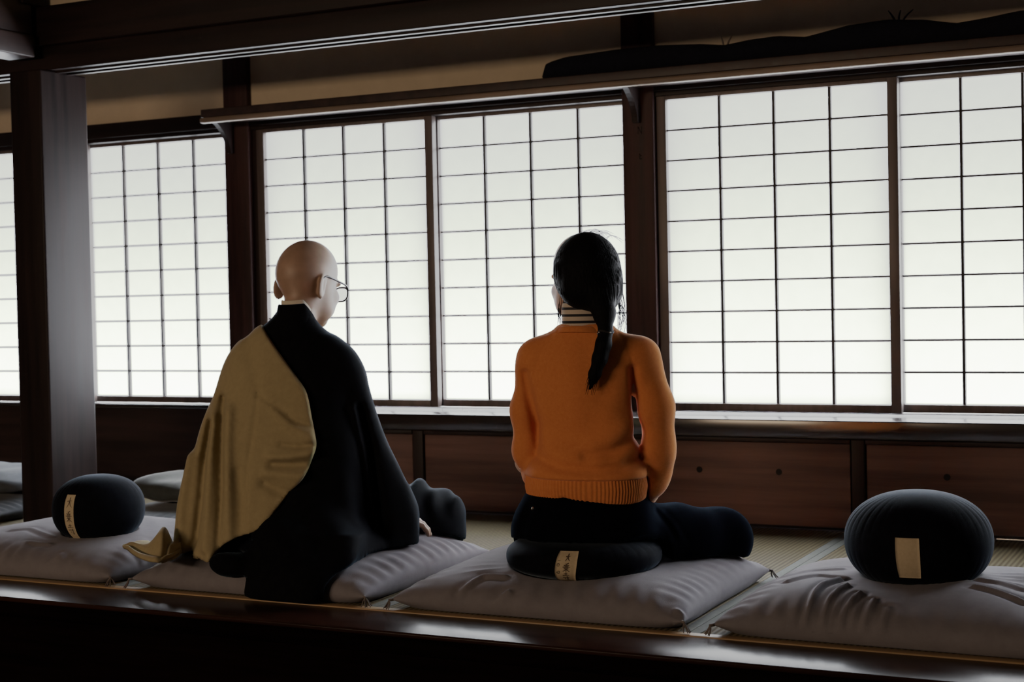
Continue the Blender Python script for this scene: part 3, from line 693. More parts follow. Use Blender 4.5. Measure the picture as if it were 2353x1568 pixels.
def hand_sdf(X, Y, Z, O, A, mirror=1):
    x0, y0, z0 = X - O[0], Y - O[1], Z - O[2]
    x = (A[0][0] * x0 + A[0][1] * y0 + A[0][2] * z0) * mirror; y = A[1][0] * x0 + A[1][1] * y0 + A[1][2] * z0; z = A[2][0] * x0 + A[2][1] * y0 + A[2][2] * z0
    d = ell(x, y, z, (0, .052, 0), (.041, .052, .0155)); d = smin(d, cap(x, y, z, (0, -.05, 0), (0, .03, 0), .025, .024), .02)
    for P, r in hand_pts(): d = np.minimum(smin(d, chain(x, y, z, P[:2], r[:2]), .012), chain(x, y, z, P, r, .003))
    return d
def frame_y(y, up=(0, 0, 1)):
    y = unit(np.array(y, float)); x = unit(np.cross(y, np.array(up, float))); return np.stack([x, y, np.cross(x, y)])
def join_meshes(parts):
    V = []; F = []; b = 0
    for P, Q in parts: V.append(np.array(P)); F += [tuple(int(i) + b for i in f) for f in Q]; b += len(P)
    return np.concatenate(V), F
def support(O, X, Y, Z, zf, m=.006):    # keeps a figure above the cushions it sits on
    wx, wy = to_world(O, X, Y); d = np.maximum(ztop(wx, wy), ztop(wx, wy, .016)) + m - Z
    return np.maximum(d, -zafu_sdf(zf, wx, wy, Z) + m)

# ------------------------------------------------------------------ the robed person
P1 = empty('person', MO, RZ); tag(P1, 'shaven-headed person in black robe and khaki shoulder cloth, seated with back turned', 'person')
HO, HA = head_frame((.022, .03, .852), math.radians(31), math.radians(13))
def monk_head(X, Y, Z):
    d = head_sdf(X, Y, Z, HO, HA, .99)
    d = smin(d, cap(X, Y, Z, (.004, -.02, .70), (.022, .005, .82), .050, .045), .025)
    return d
def monk_body(X, Y, Z):
    d = loft(X, Y, Z, [(.16, -.13, .13, 0, .09), (.3, -.12, .12, 0, .085), (.5, -.14, .14, 0, .09), (.62, -.15, .15, 0, .08), (.68, -.10, .11, 0, .06), (.73, -.05, .06, 0, .045)], 2.2, .3)
    d = smin(d, chain(X, Y, Z, [(.13, -.03, .62), (.20, -.02, .40), (.285, .02, .22)], [.045, .04, .03], .02), .03)
    d = smin(d, chain(X, Y, Z, [(-.14, .04, .62), (-.20, .08, .40), (-.10, .24, .26)], [.045, .04, .03], .02), .03)
    d = smin(d, chain(X, Y, Z, [(.07, .05, .21), (.375, .23, .14), (.10, .33, .125)], [.075, .06, .04], .03), .03)
    d = smin(d, chain(X, Y, Z, [(-.07, .08, .21), (-.12, .42, .14), (.08, .30, .13)], [.075, .06, .04], .03), .03)
    return np.maximum(d, support(MO, X, Y, Z, Z2, .03))
RH_O = np.array([.240, .0, .190]); RH_A = frame_y((.84, .40, -.30), (0.25, -.15, 1))
LH_O = np.array([-.07, .26, .235]); LH_A = frame_y((.75, .6, -.2))
a = sn(monk_head, (-.12, -.16, .70), (.2, .2, 1.02), .0045)
b1 = sn(monk_body, (-.3, -.2, .12), (.45, .5, .75), .012)
h1 = sn(lambda X, Y, Z: np.maximum(hand_sdf(X, Y, Z, RH_O, RH_A, -1), support(MO, X, Y, Z, Z2, .004)), (.2, -.12, -.0), (.48, .2, .26), .0035)
h2 = sn(lambda X, Y, Z: hand_sdf(X, Y, Z, LH_O, LH_A, 1), (-.2, .12, .1), (.14, .46, .36), .005)
V, F = join_meshes([a, b1, h1, h2]); body1 = obj('body', V, F, M['skin'], P1)

L_OUT = [(.062, -.385, .30), (.124, -.362, .31), (.175, -.357, .318), (.225, -.352, .318), (.275, -.342, .312), (.312, -.328, .300), (.362, -.312, .28), (.412, -.297, .254), (.455, -.283, .238), (.492, -.267, .227), (.53, -.246, .218), (.579, -.230, .208), (.629, -.213, .192), (.672, -.187, .164), (.703, -.155, .116), (.727, -.120, .083), (.745, -.090, .067), (.770, -.072, .066), (.785, -.058, .062), (.812, -.050, .060)]
DEP = lambda z: np.interp(z, [.0, .15, .3, .45, .55, .63, .68, .72, .8], [.24, .215, .185, .16, .145, .125, .105, .085, .062])
def outline(dl, dr, db): return [(z, l + dl, r - dr, .0, float(DEP(z)) - db) for z, l, r in L_OUT]
def flutes(X, Y, Z):                    # hanging folds that deepen toward the hem
    an = np.arctan2(Y, X + .02)
    return .010 * sstep(-Z, -.45, -.08) * (np.sin(11 * an + 2.5 * Z) * .6 + np.sin(19 * an - 3 * Z + 1) * .4)
BND = np.array([(.800, -.15), (.745, -.105), (.739, -.092), (.682, -.05), (.618, -.001), (.555, .047), (.529, .054), (.473, .064), (.416, .075), (.40, .077), (.379, .070), (.36, .061), (.344, .057), (.304, .035), (.28, .003), (.23, -.036), (.181, -.075), (.166, -.092), (.160, -.125), (.150, -.165), (.132, -.19), (.115, -.208), (.084, -.232), (.04, -.25)])[::-1]
BND = smooth_rows(BND, .006, .011)
def sleeve_r(X, Y, Z):
    d = loft(X, Y, Z, [(.06, .20, .335, .00, .075), (.09, .19, .345, .00, .085), (.18, .175, .34, .00, .085), (.275, .16, .314, -.01, .08), (.337, .14, .290, -.015, .075), (.39, .13, .264, -.02, .072), (.455, .115, .240, -.03, .07), (.53, .10, .219, -.035, .07), (.60, .08, .203, -.035, .075), (.66, .05, .172, -.03, .07), (.70, .03, .122, -.02, .055)], 2.1, .25)
    return d
def robe(X, Y, Z):
    tab = [(z, l + (.055 if z < .6 else .018), min(r - .05, .20) if z < .55 else r - .006, .0, float(DEP(z)) - .012) for z, l, r in L_OUT]
    d = loft(X, Y, Z, tab, 2.3, .22)
    d = d + flutes(X, Y, Z) * .6
    s = sleeve_r(X, Y, Z)
    s = s + .006 * np.sin(60 * X + 12 * Z) * sstep(-Z, -.5, -.2)
    # the deep hanging fold at the back edge of the sleeve
    s = s + crease(X, Y, Z, [(.19, .50), (.215, .38), (.232, .25), (.242, .12), (.235, .03)], .010, .034) - crease(X, Y, Z, [(.175, .50), (.198, .38), (.214, .25), (.224, .12), (.216, .03)], .012, .018)
    d = smin(d, s, .018)
    # sleeve end falling in a point over the knee
    d = smin(d, loft(X, Y, Z, [(.075, .300, .322, .03, .03), (.12, .285, .338, .03, .05), (.2, .27, .345, .02, .06), (.27, .26, .316, .0, .05)], 2, .3), .012)
    # right thigh and knee under the robe
    k = cap(X, Y, Z, (.08, .06, .165), (.355, .25, .128), .12, .104); k = smin(k, ell(X, Y, Z, (.375, .25, .105), (.10, .12, .100)), .03)
    wr = .008 * np.sin(55 * (X + .4 * Y) + 1.5 * np.sin(14 * Z)) * sstep(Z, .15, .24) + .006 * np.sin(38 * (Z - .5 * X)) * sstep(X, .25, .45)
    wr = wr + .0035 * np.sin(105 * (X - .35 * Y) + 3 * np.sin(22 * Z + 8 * X)) * sstep(Z, .10, .20)
    k = k + wr - .014 * np.exp(-((X - .325) / .022) ** 2) * sstep(Z, .15, .20) - .010 * np.exp(-((X - .385) / .02) ** 2) * sstep(Z, .16, .21)
    d = smin(d, k, .02)
    kl = cap(X, Y, Z, (-.08, .08, .17), (-.15, .42, .14), .115, .10); d = smin(d, kl, .03)
    # skirt of the robe spread behind, running down over the front edge of the flat cushion
    sk = ell(X, Y, Z, (.045, -.135, .085), (.185, .17, .15)); sk = smin(sk, loft(X, Y, Z, [(-.01, -.115, .105, -.280, .092), (.05, -.120, .140, -.262, .105), (.10, -.11, .185, -.22, .13), (.16, -.08, .2, -.13, .13)], 2.6, .42), .04)
    sk = smin(sk, ell(X, Y, Z, (-.135, -.19, .085), (.085, .07, .035)), .02)
    sk = smin(sk, ell(X, Y, Z, (.19, -.06, .09), (.085, .12, .07)), .04)
    sk = sk + .007 * np.sin(34 * X + 12 * Y + 14 * Z)
    d = smin(d, sk, .03)
    rb = np.interp(Z, BND[:, 0], BND[:, 1]); dk = loft(X, Y, Z, [(z, l, r, .0, float(DEP(z)) + .010) for z, l, r in L_OUT if z < .76] + [(.03, -.39, .30, 0, .245)], 2.3, .22)
    d = np.where((X < rb - .018) & (Y < .1), np.maximum(d, dk + .020), d)
    # neck opening
    t = X * math.sin(FA) + Y * math.cos(FA) + .03
    d = smax(d, Z - (.796 - 1.15 * np.maximum(t, 0) + .1 * np.minimum(t, 0)), .006)
    d = smax(d, -cap(X, Y, Z, (.008, -.012, .66), (.022, .0, .9), .045, .045), .004)
    d = np.maximum(d, -ell(X, Y, Z, (-.17, -.14, .132), (.13, .07, .045)))     # leaves the round cushion's edge free
    d = np.maximum(d, -hand_sdf(X, Y, Z, RH_O, RH_A, -1) * 0 - 9)
    return np.maximum(d, support(MO, X, Y, Z, Z2))
V, F = sn(robe, (-.44, -.42, -.02), (.52, .58, .82), .0078); robe_o = obj('black_robe', relax(V, F, 1, .4), F, M['robe'], P1)

def kesa(X, Y, Z):
    tab = [(z, l, r + .0, .0, float(DEP(z)) + .010) for z, l, r in L_OUT if z < .76] + [(.03, -.39, .30, 0, .245)]
    d = loft(X, Y, Z, tab, 2.3, .22)
    # left shoulder and upper arm
    d = d + flutes(X, Y, Z) * 1.15 * sstep(-X, -.02, .12)
    dc = 0
    for pts, w, amp in ([(-.09, .545), (-.02, .50), (.02, .47), (.07, .455)], .010, .007), ([(-.09, .545), (-.05, .515), (.0, .46), (.06, .425)], .016, -.007), \
            ([(-.05, .352), (.0, .350), (.06, .352)], .014, .011), ([(-.05, .372), (.0, .375), (.065, .385)], .014, -.010), ([(-.02, .405), (.03, .40), (.075, .405)], .008, .007), ([(-.06, .332), (.0, .325), (.045, .32)], .016, -.009), \
            ([(-.07, .30), (-.03, .28), (.0, .275)], .015, .010), ([(-.09, .545), (-.10, .46), (-.12, .34), (-.125, .24)], .007, .0035), \
            ([(-.205, .53), (-.205, .40), (-.20, .26), (-.205, .10)], .014, .014), ([(-.175, .50), (-.178, .40), (-.175, .26), (-.17, .14)], .016, -.012), \
            ([(-.245, .46), (-.262, .36), (-.268, .26), (-.285, .13), (-.32, .07)], .014, .016), ([(-.225, .48), (-.235, .36), (-.24, .24), (-.25, .12)], .016, -.010), \
            ([(-.15, .33), (-.14, .25), (-.13, .16)], .014, .005), ([(-.31, .36), (-.33, .22), (-.335, .12)], .016, -.010), ([(-.14, .72), (-.10, .60), (-.09, .545)], .02, .004), ([(-.13, .725), (-.155, .705)], .008, .006):
        dc = dc + crease(X, Y, Z, pts, w, amp)
    d = d + dc * 1.45
    # only the part that the cloth covers: left of its diagonal edge, wrapped around the left arm
    rb = np.interp(Z, BND[:, 0], BND[:, 1]); rb = rb - .5 * np.maximum(Y - .0, 0)
    d = smax(d, (X - rb) * .75, .006)
    d = smax(d, Z - .752, .006)
    d = np.maximum(d, -(cap(X, Y, Z, (.008, -.012, .66), (.022, .0, .9), .062, .062)))
    # hollow underneath: cloth, not a solid
    inner = loft(X, Y, Z, [(z, l + .05, r, .0, float(DEP(z)) - .035) for z, l, r in L_OUT if z < .72], 2.3, .22)
    d = np.maximum(d, -np.maximum(inner, Z - .64))
    d = np.maximum(d, .082 - Z)
    return np.maximum(d, support(MO, X, Y, Z, Z2, .008))
a = sn(kesa, (-.45, -.34, .02), (.14, .36, .78), .0066)
# the trailing end of the cloth lying on the neighbouring cushion
def drape_sheet():
    NU, NV = 60, 26; G = np.zeros((NU, NV, 3))
    near = curve_pts([at_z(412, 1272, .10), at_z(392, 1284, .10), at_z(360, 1292, .10), at_z(330, 1287, .10), at_z(302, 1268, .105), at_z(281, 1240, .112)], NU)
    far = near + np.array([R_FWD[0], R_FWD[1], 0]) * np.interp(np.linspace(0, 1, NU), [0, .5, .8, 1], [.20, .26, .20, .015])[:, None]
    for i in range(NU):
        u = i / (NU - 1)
        for j in range(NV):
            v = j / (NV - 1); p = far[i] * (1 - v) + near[i] * v
            G[i, j] = p
    X, Y = G[..., 0], G[..., 1]
    z = np.maximum(ztop(X, Y), .086)
    for _ in range(6): z[1:-1] = (z[:-2] + z[1:-1] * 2 + z[2:]) / 4
    z = np.maximum(z, ztop(X, Y, .01))
    u = np.linspace(0, 1, NU)[:, None]; v = np.linspace(0, 1, NV)[None, :]
    lift = .014 + .075 * np.exp(-((u - .46) / .15) ** 2 - ((v - .42) / .24) ** 2) + .035 * np.exp(-((u - .22) / .10) ** 2 - ((v - .30) / .25) ** 2) - .022 * np.exp(-((u - .36) / .035) ** 2 - ((v - .55) / .3) ** 2) + .03 * (1 - sstep(u, .0, .3)) * (1 - v) + .018 * np.exp(-((v - .62) / .10) ** 2) + .012 * np.exp(-((v - .93) / .07) ** 2) - .006 * np.exp(-((v - .80) / .06) ** 2) + .006 * np.sin(9 * u + 4 * v) * (1 - v)
    lift = np.maximum(lift * (1 - .7 * sstep(u, .85, 1.0)), .009)
    G[..., 2] = z + lift
    return G
G = drape_sheet(); NU, NV = G.shape[:2]
Gl = G - MO; L2 = np.stack([CR * Gl[..., 0] + SR * Gl[..., 1], -SR * Gl[..., 0] + CR * Gl[..., 1], Gl[..., 2]], -1)
top_ = L2.reshape(-1, 3); bot_ = top_ - np.array([0, 0, .006]); n_ = NU * NV; FF = grid_faces(NU, NV)
ring = [i * NV for i in range(NU)] + [(NU - 1) * NV + j for j in range(1, NV)] + [i * NV + NV - 1 for i in range(NU - 2, -1, -1)] + [j for j in range(NV - 2, 0, -1)]
FS = [f[::-1] for f in FF] + [tuple(x + n_ for x in f) for f in FF] + [(ring[k], ring[(k + 1) % len(ring)], ring[(k + 1) % len(ring)] + n_, ring[k] + n_) for k in range(len(ring))]
V, F = join_meshes([(relax(a[0], a[1], 1, .4), a[1]), (np.concatenate([top_, bot_]), FS)])
kesa_o = obj('shoulder_cloth', V, F, M['kesa'], P1); kesa_o['label'] = 'khaki shoulder cloth'
V = []; nn = 100
for i in range(nn):
    ph = 2 * pi * i / nn
    for (ra, dz) in ((.047, -.05), (.0482, -.004), (.0505, .0), (.0535, -.003), (.058, -.025), (.066, -.055), (.078, -.085), (.080, -.10)):
        x = .010 + ra * 1.03 * math.cos(ph); y = -.008 + ra * math.sin(ph); x0 = .012 + .05 * math.cos(ph); y0 = -.008 + .05 * math.sin(ph); t = x0 * math.sin(FA) + y0 * math.cos(FA) + .03
        V.append((x, y, .795 - 1.15 * max(t, 0) + .1 * min(t, 0) + dz))
obj('robe_collar', V, grid_faces(nn, 8, True), M['robe'], P1)
# white under-collar
V = []; nn = 90
for i in range(nn):
    ph = 2 * pi * i / nn; x = .012 + .0475 * math.cos(ph); y = -.008 + .0475 * math.sin(ph); t = x * math.sin(FA) + y * math.cos(FA) + .03
    zc = .795 - 1.15 * max(t, 0) + .1 * min(t, 0) + .0095 
    for (dr, dz) in ((0.0, -.04), (.0, 0), (-.003, .0015), (-.006, 0), (-.006, -.04)):
        V.append((x + dr * math.cos(ph), y + dr * math.sin(ph), zc + dz))
F = [(i * 5 + j, ((i + 1) % nn) * 5 + j, ((i + 1) % nn) * 5 + j + 1, i * 5 + j + 1) for i in range(nn) for j in range(4)]
obj('under_collar', V, F, M['white'], P1)['label'] = 'white under-collar'
# eyeglasses
def hw(x, y, z): return HO + x * HA[0] + y * HA[1] + z * HA[2]
gl = MB()
for s in (-1, 1):
    ring = []
    for k in range(33):
        a_ = 2 * pi * k / 32; cx_, cz_ = math.cos(a_), math.sin(a_)
        ring.append(hw(s * .036 + .026 * abs(cx_) ** .75 * (1 if cx_ > 0 else -1), .136 - .10 * abs(s * .036 + .026 * cx_) ** 1.4, .0 - .003 + .021 * abs(cz_) ** .8 * (1 if cz_ > 0 else -1)))
    gl.tube(ring, .0028, 6, False)
    gl.tube(curve_pts([hw(s * .064, .131, .012), hw(s * .075, .10, .017), hw(s * .080, .04, .020), hw(s * .081, .004, .020), hw(s * .081, -.018, .006), hw(s * .079, -.026, -.008)], 24), .0026, 6)
gl.tube(curve_pts([hw(-.011, .136, .006), hw(0, .140, .010), hw(.011, .136, .006)], 8), .0015, 6)
g_o = gl.build('eyeglasses', M['lens_metal'], P1)
for s in (-1, 1):
    vv = [hw(s * .036, .134, -.003)]
    for k in range(32):
        a_ = 2 * pi * k / 32; cx_, cz_ = math.cos(a_), math.sin(a_)
        vv.append(hw(s * .036 + .0255 * abs(cx_) ** .75 * (1 if cx_ > 0 else -1), .1355 - .10 * abs(s * .036 + .026 * cx_) ** 1.4, -.003 + .0205 * abs(cz_) ** .8 * (1 if cz_ > 0 else -1)))
    obj('lens', vv, [(0, 1 + k, 1 + (k + 1) % 32) for k in range(32)], M['glass'], g_o)

# ------------------------------------------------------------------ the person in the orange sweater
P2 = empty('person', WO, RZ); tag(P2, 'person with black ponytail in orange sweater, sitting cross-legged with back turned', 'person')
KO, KA = head_frame((.016, .02, .842), math.radians(-24), math.radians(6))
def wbody_head(X, Y, Z):
    d = head_sdf(X, Y, Z, KO, KA, .93)
    return smin(d, cap(X, Y, Z, (.010, -.005, .66), (.018, .0, .80), .047, .045), .02)
def wbody(X, Y, Z):
    d = loft(X, Y, Z, [(.18, -.12, .12, 0, .09), (.3, -.11, .115, 0, .07), (.45, -.10, .11, 0, .07), (.6, -.12, .13, 0, .075), (.66, -.09, .10, 0, .055), (.71, -.035, .05, 0, .04)], 2.2, .25)
    d = smin(d, chain(X, Y, Z, [(.145, -.04, .62), (.178, -.04, .50), (.182, -.032, .40), (.170, .0, .325), (.148, .06, .28), (.10, .18, .24)], [.032, .03, .03, .027, .024, .022], .02), .02)
    d = smin(d, chain(X, Y, Z, [(-.13, .04, .62), (-.145, .09, .36), (.0, .22, .235)], [.035, .03, .022], .02), .02)
    d = smin(d, chain(X, Y, Z, [(.08, .05, .20), (.38, .21, .135), (.12, .34, .12), (.05, .36, .115)], [.06, .05, .035, .03], .02), .02)
    d = smin(d, chain(X, Y, Z, [(-.08, .06, .20), (-.10, .42, .135), (.10, .30, .13), (.15, .27, .13)], [.06, .05, .035, .03], .02), .02)
    return np.maximum(d, support(WO, X, Y, Z, Z3, .02))
a = sn(wbody_head, (-.11, -.14, .68), (.14, .19, .98), .0045); b1 = sn(wbody, (-.22, -.15, .12), (.45, .5, .73), .011)
h1 = sn(lambda X, Y, Z: hand_sdf(X, Y, Z, np.array([.09, .20, .232]), frame_y((-.8, .55, -.12)), -1), (-.1, .1, .14), (.2, .38, .32), .0045)
h2 = sn(lambda X, Y, Z: hand_sdf(X, Y, Z, np.array([-.02, .235, .255]), frame_y((.8, .5, -.05)), 1), (-.12, .12, .16), (.18, .4, .34), .0045)
V, F = join_meshes([a, b1, h1, h2]); obj('body', V, F, M['skin_w'], P2)
# sweater
TOR = [(.322, -.152, .160, .0, .132), (.345, -.155, .164, .0, .134), (.38, -.138, .154, .0, .120), (.42, -.124, .145, .0, .110), (.47, -.126, .138, .0, .107), (.52, -.135, .137, .0, .108), (.57, -.147, .145, .0, .106), (.62, -.152, .160, .0, .098), (.66, -.138, .155, -.002, .086), (.69, -.105, .122, -.004, .072), (.712, -.075, .095, -.005, .062), (.728, -.058, .078, -.005, .056)]
def sweater(X, Y, Z):
    d = loft(X, Y, Z, TOR, 2.35, .22)
    ar = chain(X, Y, Z, [(.150, -.045, .640), (.180, -.045, .51), (.186, -.035, .41), (.176, -.005, .325), (.15, .06, .278), (.10, .17, .245)], [.050, .050, .048, .043, .039, .033], .03)
    al = chain(X, Y, Z, [(-.118, .03, .640), (-.138, .05, .50), (-.135, .055, .385), (-.115, .10, .335), (.0, .22, .25)], [.045, .046, .044, .041, .033], .03)
    ar = ar + .0035 * np.sin(52 * Z + 20 * X) * sstep(-Z, -.52, -.38) + .004 * np.sin(34 * Z - 30 * X) * sstep(-Z, -.42, -.3); al = al + .003 * np.sin(48 * Z - 20 * X) * sstep(-Z, -.5, -.36)
    sh = sstep(Z, .50, .64)
    d = smin(d, ar, .012 + .03 * 1.0 * np.clip((np.mean(.64) if False else .64) - .5, 0, 1) * 0 + .034 * sh); d = smin(d, al, .012 + .034 * sh)
    for pts, w, amp in ([(-.12, .385), (-.06, .362), (.02, .356), (.09, .362), (.14, .382)], .015, .011), ([(-.13, .345), (.0, .338), (.14, .345)], .014, -.004), ([(-.11, .415), (-.05, .392), (.03, .385)], .020, -.006), \
            ([(.0, .392), (.07, .404), (.145, .445)], .014, .010), ([(.02, .425), (.08, .445), (.13, .485)], .020, -.005), ([(-.115, .47), (-.06, .445), (-.02, .44)], .020, .004), \
            ([(.05, .53), (.10, .51), (.13, .475)], .022, .004), ([(.02, .66), (.03, .55), (.02, .46)], .035, .005), ([(-.08, .60), (-.07, .52), (-.05, .46)], .035, .004), ([(.124, .61), (.131, .54), (.138, .47), (.148, .41)], .011, .018), ([(-.148, .60), (-.140, .54), (-.124, .47), (-.118, .41)], .012, .014), \
            ([(.095, .70), (.118, .655), (.128, .60)], .0035, .0022), ([(-.075, .70), (-.108, .655), (-.125, .60)], .0035, .0022):
        d = d + crease(X, Y, Z, pts, w, amp)
    d = smax(d, .330 - Z + 9 * (np.abs(X) > .158) * 0 - .2 * sstep(np.abs(X - .004), .158, .17) - .2 * sstep(Y, .04, .09), .006)
    d = smax(d, -cap(X, Y, Z, (.010, -.005, .66), (.012, -.002, .8), .050, .054), .005)
    return np.maximum(d, support(WO, X, Y, Z, Z3, .05))
a = sn(sweater, (-.24, -.19, .19), (.28, .30, .76), .0058)
nb = []; nn = 120                       # neckband
for i in range(nn):
    th = 2 * pi * i / nn
    for (r_, z) in ((.078, .696), (.073, .704), (.068, .711), (.0645, .7145), (.061, .713), (.059, .706), (.059, .685)):
        nb.append((.011 + r_ * 1.03 * math.cos(th), -.006 + r_ * .93 * math.sin(th), z - .12 * r_ * math.sin(th) - .07 * r_ * math.cos(th)))
V, F = join_meshes([(relax(a[0], a[1], 1, .4), a[1]), (nb, grid_faces(nn, 7, True))]); sw = obj('sweater', V, F, M['sweater'], P2)
# ribbed hem (its ribs are modelled)
V = []; nth = 420; hz = [.2735, .277, .285, .295, .305, .315, .325, .332, .338]
for i in range(nth):
    th = 2 * pi * i / nth
    for q, z in enumerate(hz):
        gz = (z - .2735) / .0645; A_ = np.interp(gz, [0, .5, 1], [.152, .1575, .153]); B_ = np.interp(gz, [0, .5, 1], [.126, .131, .127]); n_e = 2.35
        cs, s_ = math.cos(th), math.sin(th); x = A_ * abs(cs) ** (2 / n_e) * (1 if cs > 0 else -1); y = B_ * abs(s_) ** (2 / n_e) * (1 if s_ > 0 else -1)
        rib = 1 + .010 * math.sin(nth / 4 * th + .6) * (1 if 0 < q < 8 else .4) - (.03 if q == 8 else 0) - (.02 if q == 0 else 0)
        V.append((.004 + x * rib, y * rib - .22 * x, z + .004 * math.sin(3 * th + 1) * (1 - gz) + (.010 * math.exp(-((x + .062) / .022) ** 2) if s_ < 0 else 0) * (1 - gz)))
obj('ribbed_hem', V, grid_faces(nth, len(hz), True), M['sweater'], P2)
# striped roll collar
V = []; nth = 90
prof = [(.056, .712), (.0585, .725), (.0595, .745), (.059, .765), (.0555, .778), (.051, .780), (.049, .772), (.049, .74)]
for i in range(nth):
    th = 2 * pi * i / nth
    for (r_, z) in prof: V.append((.012 + r_ * 1.04 * math.cos(th), -.004 + r_ * .95 * math.sin(th), z - .10 * (r_ * math.sin(th)) - .08 * r_ * math.cos(th)))
obj('striped_collar', V, grid_faces(nth, len(prof), True), M['stripe'], P2)['label'] = 'cream and black striped collar'
# trousers
def trousers(X, Y, Z):
    d = ell(X, Y, Z, (-.002, .005, .205), (.182, .158, .115)); d = smin(d, loft(X, Y, Z, [(.19, -.17, .17, .0, .13), (.25, -.158, .163, .0, .122), (.288, -.149, .155, .0, .117)], 2.3, .22), .03)
    r_ = chain(X, Y, Z, [(.10, .02, .165), (.26, .135, .128), (.382, .21, .122)], [.104, .098, .085], .03)
    r_ = smin(r_, chain(X, Y, Z, [(.385, .21, .125), (.22, .36, .115), (.08, .38, .11)], [.075, .06, .045], .03), .03)
    l_ = chain(X, Y, Z, [(-.09, .04, .165), (-.105, .40, .135), (.10, .33, .125)], [.10, .078, .05], .03)
    fold = .0025 * np.sin(46 * (X - .8 * Z) + 2 * np.sin(9 * Y)) * sstep(X, .12, .2) * sstep(-X, -.44, -.30) * sstep(Z, .13, .2)
    d = smin(smin(d, r_ + fold, .03), l_, .03)
    for pts, w, amp in ([(.185, .235), (.215, .20), (.235, .16)], .007, .006), ([(.215, .228), (.25, .19), (.27, .15)], .008, .003), ([(-.145, .25), (-.165, .20), (-.16, .16)], .010, .006): d = d + crease(X, Y, Z, pts, w, amp)
    d = smax(d, Z - .287, .006)
    return np.maximum(d, support(WO, X, Y, Z, Z3))
V, F = sn(trousers, (-.24, -.2, .04), (.5, .54, .31), .0068); pn = obj('trousers', relax(V, F, 1, .4), F, M['pants'], P2)
rv = MB(); rv.tube([(-.136, -.103, .262), (-.138, -.1155, .262)], .0035, 10); rv.build('rivet', M['metal'], pn)
# hair: cap, gathered sides, ponytail
def hair(X, Y, Z):
    d = ell(X, Y, Z, (.019, .002, .862), (.088, .104, .103))
    d = smin(d, ell(X, Y, Z, (.060, -.025, .812), (.046, .07, .058)), .03)
    d = smin(d, ell(X, Y, Z, (.012, -.05, .815), (.058, .052, .05)), .03)
    d = smin(d, chain(X, Y, Z, [(.045, -.075, .80), (.055, -.10, .755), (.057, -.118, .708)], [.036, .026, .0165], .02), .025)
    d = smin(d, chain(X, Y, Z, [(.057, -.118, .708), (.050, -.128, .675), (.040, -.132, .64), (.026, -.130, .60), (.013, -.126, .562)], [.0160, .0168, .0160, .0120, .003], .02), .012)
    # face opening
    x0, y0, z0 = X - KO[0], Y - KO[1], Z - KO[2]; y = KA[1][0] * x0 + KA[1][1] * y0 + KA[1][2] * z0; z = KA[2][0] * x0 + KA[2][1] * y0 + KA[2][2] * z0; x = KA[0][0] * x0 + KA[0][1] * y0
    d = smax(d, -ell(x, y, z, (0, .13, -.045), (.075, .105, .095)), .01)
    an = np.arctan2(Y + .02, X - .02); d = d + .0013 * np.sin(70 * an + 18 * Z) * sstep(-Z, -.97, -.9) * sstep(Z, .77, .80)
    return d
V, F = sn(hair, (-.09, -.17, .54), (.13, .13, .98), .0048); hr = obj('hair', V, F, M['hair'], P2)
ws = MB()
def strand(pts, r=.0006): ws.tube(curve_pts(pts, 14), [r] * 10 + [r * .8, r * .6, r * .4, r * .25], 4)
rr = random.Random(5)
for q in range(26):                     # loose strands: crown, right side, left side
    a_ = rr.uniform(-.5, 1.0); x = .02 + .05 * a_; z = .862 + .10 * math.sqrt(max(0, 1 - (.05 * a_ / .088) ** 2))
    strand([(x, rr.uniform(-.03, .03), z - .004), (x + .012 + rr.uniform(0, .01), 0, z + rr.uniform(.003, .010)), (x + .035 + rr.uniform(0, .02), 0, z + rr.uniform(-.016, .0))], .00045)
for q in range(22):
    x = .095 + rr.uniform(-.012, .010); y = rr.uniform(-.03, .03)
    strand([(x, y, .81 + rr.uniform(0, .05)), (x + .012, y, .77), (x + rr.uniform(.0, .03), y, .735 + rr.uniform(-.02, .02)), (x + rr.uniform(-.01, .028), y, rr.uniform(.67, .725))], .00065)
for q in range(16):
    x = -.052 + rr.uniform(-.004, .010); y = rr.uniform(-.01, .04)
    strand([(x + .004, y, .81), (x, y, .78), (x - .003, y, .75), (x + rr.uniform(-.008, .004), y, rr.uniform(.715, .74))], .0007)
for q in range(24):
    x = .013 + rr.uniform(-.012, .012)
    strand([(.045 + rr.uniform(-.012, .012), -.133, .66), (x + .016, -.134 + rr.uniform(-.008, .008), .61), (x, -.131, rr.uniform(.545, .575))], .0008)
tag(ws.build('loose_strand', M['hair'], hr, smooth=False), kind='stuff')
ht = MB(); ring = [(.057 + .0185 * math.cos(2 * pi * k / 24), -.118 + .0185 * math.sin(2 * pi * k / 24), .707 + .003 * math.sin(2 * pi * k / 12)) for k in range(25)]
ht.tube(ring, .003, 8, False); hto = ht.build('hair_tie', M['dark'], P2)
for (x, y, z) in ((.040, -.128, .706), (.036, -.125, .702), (.067, -.1355, .705)):
    bd = MB(); bm = bmesh.new(); bmesh.ops.create_icosphere(bm, subdivisions=2, radius=.0024); bd.add([(v.co.x + x, v.co.y + y, v.co.z + z) for v in bm.verts], [[v.index for v in f.verts] for f in bm.faces]); bm.free()
    bd.build('bead', M['metal'], hto)

# ================================================================== LIGHT
def area(name, loc, target, sx, sy, power, color):
    L = bpy.data.lights.new(name, 'AREA'); L.shape = 'RECTANGLE'; L.size = sx; L.size_y = sy; L.energy = power; L.color = color
    o = bpy.data.objects.new(name, L); o.location = loc; COL.objects.link(o)
    d = Vector(target) - Vector(loc); o.rotation_euler = d.to_track_quat('-Z', 'Y').to_euler(); return o
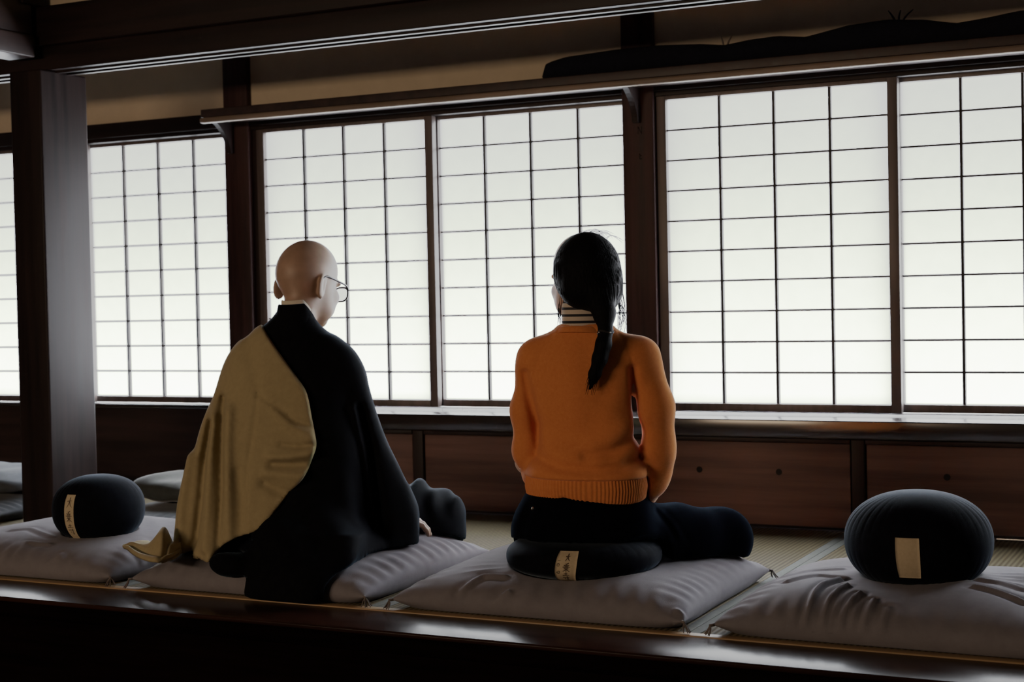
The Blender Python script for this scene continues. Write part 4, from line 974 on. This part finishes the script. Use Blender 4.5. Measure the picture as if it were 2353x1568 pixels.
# daylight outside the paper windows, low over the bright ground of the veranda
area('daylight_low', (-2.8, .85, .12), (-2.8, 0, .5), 9.5, .7, 2570, (.95, 1, 1.06))
area('daylight_high', (-2.6, 1.6, 1.6), (-2.6, 0, 1.2), 9, 1.4, 320, (.96, 1, 1.02))
# warm light from the rooms behind the viewer
area('warm_room_light', (-3.9, -7.2, 1.38), (-2.2, 0, 1.1), 2.4, .30, 92, (1, .71, .45))
w = bpy.data.worlds.new('World'); SC.world = w; w.use_nodes = True
w.node_tree.nodes['Background'].inputs['Color'].default_value = (.5, .62, .8, 1); w.node_tree.nodes['Background'].inputs['Strength'].default_value = .3

# ================================================================== CAMERA
cd = bpy.data.cameras.new('Camera'); cam = bpy.data.objects.new('Camera', cd); COL.objects.link(cam)
up = -R_DOWN; back = -R_FWD
cam.matrix_world = Matrix(((R_RIGHT[0], up[0], back[0], CAM[0]), (R_RIGHT[1], up[1], back[1], CAM[1]), (R_RIGHT[2], up[2], back[2], CAM[2]), (0, 0, 0, 1)))
cd.sensor_fit = 'HORIZONTAL'; cd.sensor_width = 36; cd.lens = FPX / 2353 * 36; cd.clip_start = .05
cd.dof.use_dof = True; cd.dof.focus_distance = 4.0; cd.dof.aperture_fstop = 5.0
SC.camera = cam
SC.view_settings.view_transform = 'Standard'; SC.view_settings.look = 'None'; SC.view_settings.exposure = 0
SC.view_settings.use_curve_mapping = True
cm = SC.view_settings.curve_mapping; cm.use_clip = False; cm.extend = 'HORIZONTAL'; cm.clip_min_x = 0; cm.clip_min_y = 0; cm.clip_max_x = 34; cm.clip_max_y = 34
for q_ in range(3): cm.curves[q_].points[-1].location = (34.0, 34.0 if q_ < 2 else 28.0)
for x, y in ((.2, .212), (.5, .515), (1.0, 1.0), (9.0, 7.9), (18.0, 15.0)): cm.curves[2].points.new(x, y)
c = cm.curves[3]
c.points[0].location = (0, 0); c.points[-1].location = (34.0, .965)
for x, y in ((.2, .2), (.5, .37), (1.0, .46), (9.0, .625), (18.0, .85), (25.0, .945)): c.points.new(x, y)
for q_ in range(3):
    for p_ in cm.curves[q_].points: p_.handle_type = 'AUTO_CLAMPED'
for p_ in c.points: p_.handle_type = 'AUTO_CLAMPED'
cm.update()
SC.cycles.use_denoising = True
SC.cycles.max_bounces = 8; SC.cycles.diffuse_bounces = 4
